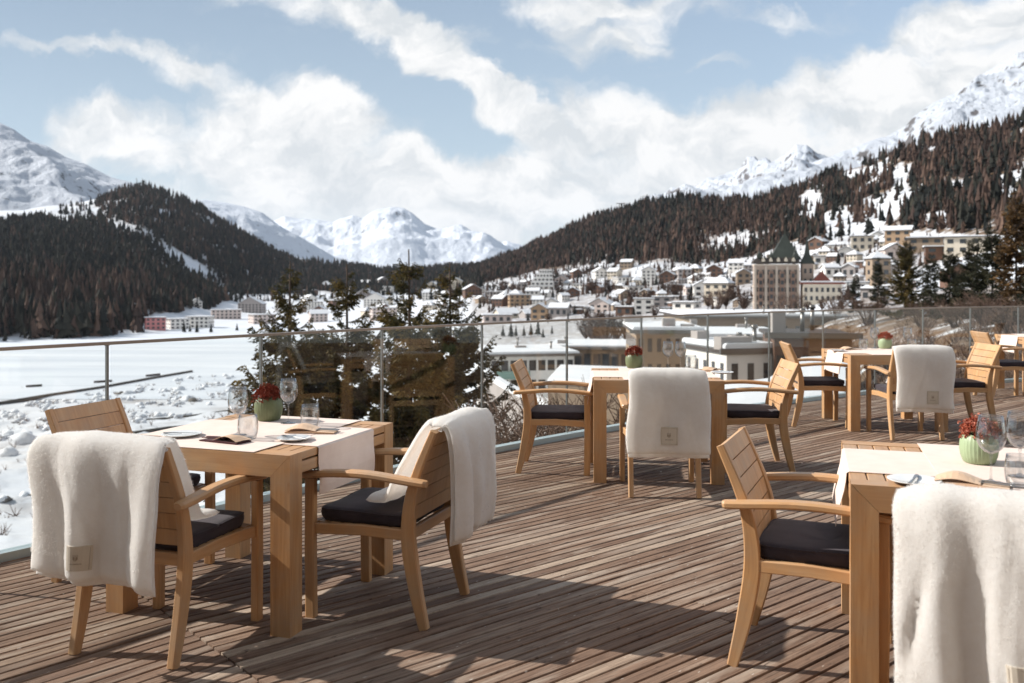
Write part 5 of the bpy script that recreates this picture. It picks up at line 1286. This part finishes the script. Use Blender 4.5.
# masts and small things of the valley
x, y, z = spot(621, 207); mb = MB(); mb.tube([(0, 0, -2), (0, 0, 22)], .7, 6); mb.box(-9, 9, -.6, .6, 20.5, 22, .1); o = mb.build('lift_mast', MAT['post'], None, (x, y, z)); tag(o, 'lone ski lift mast on the wooded skyline left of the rocky peak', 'mast')
def ground_path(pts, h, w, mat, name, label, cat):
    P = [Vector(spot(u, v)) for u, v in pts]; mb = MB(); d = [((P[min(i + 1, len(P) - 1)] - P[max(i - 1, 0)]).cross(Vector((0, 0, 1)))).normalized() * w / 2 for i in range(len(P))]
    mb.loft([[p - q + Vector((0, 0, -.6)), p + q + Vector((0, 0, -.6)), p + q + Vector((0, 0, h)), p - q + Vector((0, 0, h))] for p, q in zip(P, d)])
    o = mb.build(name, mat); tag(o, label, cat); return o
ground_path([(-60, 414), (0, 405.5), (50, 397), (100, 389), (150, 380), (192, 373)], 1.0, .9, M_plain('dark_planks', (.07, .065, .06, 1), .9, .3, .3), 'lakeside_wall', 'long dark timber wall along the near shore of the frozen lake', 'wall')
for (u0, u1, v, lab) in ((26, 42, 388.5, 'long dark barrier lying alone on the lake snow at the left'), (94, 112, 383.5, 'dark barrier on the lake snow near the first railing post'), (146, 160, 377, 'short dark barrier on the lake snow close to the shore wall end')):
    o = ground_path([(u0, v), (u1, v - 1)], 1.0, .5, MAT['roofdark'], 'barrier', lab, 'barrier'); o['group'] = 'barriers on the frozen lake'
ground_path([(120, 424), (180, 417), (250, 408)], .5, .7, M_plain('dark_hedge', (.05, .05, .045, 1), .9, .4, .4), 'hedge', 'upper low dark hedge across the snow below the lakeside wall', 'hedge')
ground_path([(96, 447), (170, 437), (235, 428)], .4, .6, M_plain('dark_hedge_low', (.05, .05, .045, 1), .9, .4, .4), 'hedge', 'lower low dark hedge across the snow behind the near left table', 'hedge')
def blobs(name, spots, mat, seed, kind='stuff', lump=.35, sub=2):
    rg = random.Random(seed); bm = bmesh.new(); bmesh.ops.create_icosphere(bm, subdivisions=sub, radius=1); iv = [v.co.copy() for v in bm.verts]; fi = [[v.index for v in f.verts] for f in bm.faces]; bm.free()
    V = []; Fc = []
    for (x, y, z, r, hz) in spots:
        n0 = len(V); sd = rg.random() * 50
        for c in iv:
            k = 1 + lump * mn.noise(c * 1.4 + Vector((sd, 0, 0))) + .5 * lump * mn.noise(c * 3.7 + Vector((0, sd, 0))); V.append((x + c.x * r * k, y + c.y * r * k, z + c.z * hz * k))
        Fc += [[n0 + j for j in f] for f in fi]
    o = np_mesh(name, V, Fc, mat, smooth=True); tag(o, kind=kind); return o
rg = random.Random(12); sp1, sp2 = [], []
for _ in range(10):
    u = rg.uniform(-60, 300); t = rg.random() ** 1.6; v = np.interp(u, [-60, 0, 190, 300], [418, 410, 380, 372]) + t * 48 + (26 if u < 60 and t > .4 else 0)
    x, y, z = spot(u, float(v)); r = rg.uniform(.7, 3.0) * y / 300
    sp1.append((x, y, z + r * .05, r * 1.3, r * rg.uniform(.5, 1.0)))
    for q in range(2):
        if rg.random() < .35: a = rg.random() * 6.28; sp2.append((x + math.cos(a) * r * 1.1, y + math.sin(a) * r * 1.1 - r * .3, z + r * .15, r * .7, r * .45))
for _ in range(5):
    u = rg.uniform(-20, 110); v = rg.uniform(430, 545); x, y, z = spot(u, v); r = rg.uniform(.6, 1.9) * y / 120
    sp1.append((x, y, z + r * .2, r, r * .7)); 
    if rg.random() < .7: sp2.append((x + r, y, z + r * .1, r * .7, r * .5))
tw = []; sp3 = []
for _ in range(1700):
    u = rg.uniform(-60, 300); v = np.interp(u, [-60, 0, 190, 300], [418, 409, 379, 370]) + rg.random() ** 1.3 * 40
    if mn.noise(Vector((u / 26, v / 6, 5.))) < .10: continue
    x, y, z = spot(u, float(v)); r = rg.uniform(.35, 1.15); sp3.append((x, y, z + r * .3, r, r * rg.uniform(.5, .9)))
    if rg.random() < .8: tw.append((x + rg.uniform(-1, 1), y - rg.uniform(.3, 1.4), z, rg.uniform(.5, 1.1)))
blobs('snow_laden_scrub', sp3, MAT['snow'], 9, lump=.7, sub=2)
for _ in range(450):
    u = rg.uniform(-60, 320); v = rg.uniform(388, 540) if u < 100 else rg.uniform(376, 440)
    if mn.noise(Vector((u / 40, v / 9, 3.))) < .02: continue
    x, y, z = spot(u, v); r = rg.uniform(.35, 1.2); tw.append((x, y, z, r))
mbt = MB()
for x, y, z, r in tw:
    for q in range(5): mbt.tube([(x, y, z - .1), (x + rg.uniform(-1, 1) * r, y + rg.uniform(-1, 1) * r, z + rg.uniform(.5, 1.5) * r)], [.07 * r, .03 * r], 3)
for _ in range(1500):
    u = rg.uniform(770, 1090); v = rg.uniform(312, 398)
    if mn.noise(Vector((u / 30, v / 12, 7.))) < -.25: continue
    x, y, z = spot(u, v)
    if y > 190: continue
    r = rg.uniform(.25, .75)
    for q in range(6): mbt.tube([(x, y, z - .1), (x + rg.uniform(-1, 1) * r, y + rg.uniform(-1, 1) * r, z + rg.uniform(.4, 1.5) * r)], [.05 * r, .02 * r], 3)
tag(mbt.build('dry_brush', MAT['twig']), kind='stuff')
blobs('snow_mounds', sp1, MAT['snow'], 3, lump=.8); blobs('bare_undergrowth', sp2, M_plain('dark_undergrowth', (.14, .13, .12, 1), .95, .4, 1.), 4, lump=1.1)
# small conifers and bare trees of the valley floor, one object each
def far_conifer_mesh(seed):
    rg = random.Random(seed); mb = MB()
    for k in range(9):
        z0 = .08 + k * .095; r = .24 * (1 - k / 9.6); n = 11
        ring = [(r * rg.uniform(.55, 1.15) * math.cos(6.283 * i / n), r * rg.uniform(.55, 1.15) * math.sin(6.283 * i / n), z0 + rg.uniform(-.03, .03)) for i in range(n)]
        i0 = len(mb.v); mb.v += ring + [(0, 0, z0 + .2)]
        for i in range(n): mb.face((i0 + i, i0 + (i + 1) % n, i0 + n), None, min(1, max(0, rg.gauss(.4, .25))))
    return mb
fc = [far_conifer_mesh(k).build('crown', MAT['evergreen']) for k in range(3)]; trunkm = MB(); trunkm.tube([(0, 0, -.1), (0, 0, .3)], [.03, .02], 6); tk0 = trunkm.build('trunk', MAT['bark'])
fb_ = []
for k in range(2):
    rg = random.Random(60 + k); mb = MB()
    for j in range(60):
        a, r, h = rg.random() * 6.28, rg.uniform(.08, .36), rg.uniform(.45, 1.); c = Vector((math.cos(a) * r, math.sin(a) * r, h)); 
        mb.tube([(0, 0, .15), (c.x * .5, c.y * .5, h * .62), c], [.02, .011, .003], 3, tone=rg.random())
        for q in range(5): e = c + Vector((rg.uniform(-1, 1), rg.uniform(-1, 1), rg.uniform(-.6, 1))) * .13; mb.tube([c * .8 + Vector((0, 0, .1)), e], [.008, .003], 3, tone=rg.random())
    fb_.append(mb.build('crown', MAT['larch']))
used = set()
def far_tree(u, vb, hpx, bare, label, group, k):
    x, y, z = spot(u, vb); h = hpx / (F / y); root = thing('bare_tree' if bare else 'conifer_tree', label, 'tree', (x, y, z), k * 1.3, group); root.scale = (h * (1.3 if bare else 1), h * (1.3 if bare else 1), h)
    for src in ((fb_ if bare else fc)[k % (2 if bare else 3)], tk0):
        if src.name not in used: o = src; used.add(src.name)
        else: o = src.copy(); COL.objects.link(o)
        o.parent = root
k = 0
for (lst, bare, lab, grp) in (
    ([(503, 338, 12), (511, 338, 16), (516, 339, 12), (524, 338, 11), (531, 337, 13), (538, 336, 17), (543, 337, 10), (552, 334, 9)], 0, 'small dark conifer in the row across the snow meadow', 'row of conifers on the snow meadow'),
    ([(595, 345, 34), (606, 346, 38), (616, 344, 32), (626, 342, 26), (586, 343, 24)], 1, 'brown bare tree in the clump above the grey apartment wing', 'bare trees above the grey apartment wing'),
    ([(184, 333, 12), (197, 333, 11), (211, 333, 10), (237, 331, 8), (273, 331, 8), (190, 332, 8)], 0, 'small dark conifer before the white shore blocks', 'conifers on the far shore'),
    ([(735, 312, 20), (744, 316, 22), (765, 318, 10), (726, 316, 20), (808, 319, 10), (822, 319, 12), (842, 318, 16), (846, 304, 16)], 1, 'bare dark tree around the foot of the grand hotel', 'bare trees round the grand hotel'),
    ([(838, 282, 24), (868, 276, 18), (816, 300, 14), (888, 250, 16), (858, 262, 12), (910, 262, 14), (848, 300, 20), (796, 319, 12)], 0, 'dark conifer between the houses right of the grand hotel', 'conifers among the right-hand houses'),
    ([(505, 296, 12), (560, 300, 14), (574, 312, 12), (592, 300, 16), (610, 298, 16), (632, 302, 14), (648, 306, 14), (665, 300, 16), (676, 306, 18), (690, 308, 12), (548, 324, 10), (700, 290, 14), (586, 322, 14), (655, 322, 14), (674, 296, 14), (708, 316, 14)], 1, 'bare brown tree between the town houses', 'bare trees among the town houses'),
    ([(494, 312, 9), (528, 322, 10), (568, 324, 10), (598, 322, 12), (634, 320, 10), (671, 318, 10), (618, 304, 12), (640, 300, 12), (662, 296, 14), (727, 290, 16), (553, 296, 10), (575, 316, 10)], 0, 'dark conifer between the town houses', 'conifers among the town houses')):
    for u, vb, h in lst: far_tree(u, vb, h, bare, lab, grp, k); k += 1

# ------------------------------------------------------------------ winter air
mb = MB(); mb.loft([[(-26000, -400, -900), (26000, -400, -900), (26000, 22000, -900), (-26000, 22000, -900)], [(-26000, -400, 1500), (26000, -400, 1500), (26000, 22000, 1500), (-26000, 22000, 1500)]])
t = NT('winter_air'); pvn = t.n('ShaderNodeVolumePrincipled'); pvn.inputs['Color'].default_value = (.80, .88, 1, 1); pvn.inputs['Density'].default_value = 1.8e-5; pvn.inputs['Anisotropy'].default_value = .2
t.l(pvn.outputs[0], t.out.inputs['Volume']); hz = mb.build('haze', t.m); tag(hz, kind='stuff')
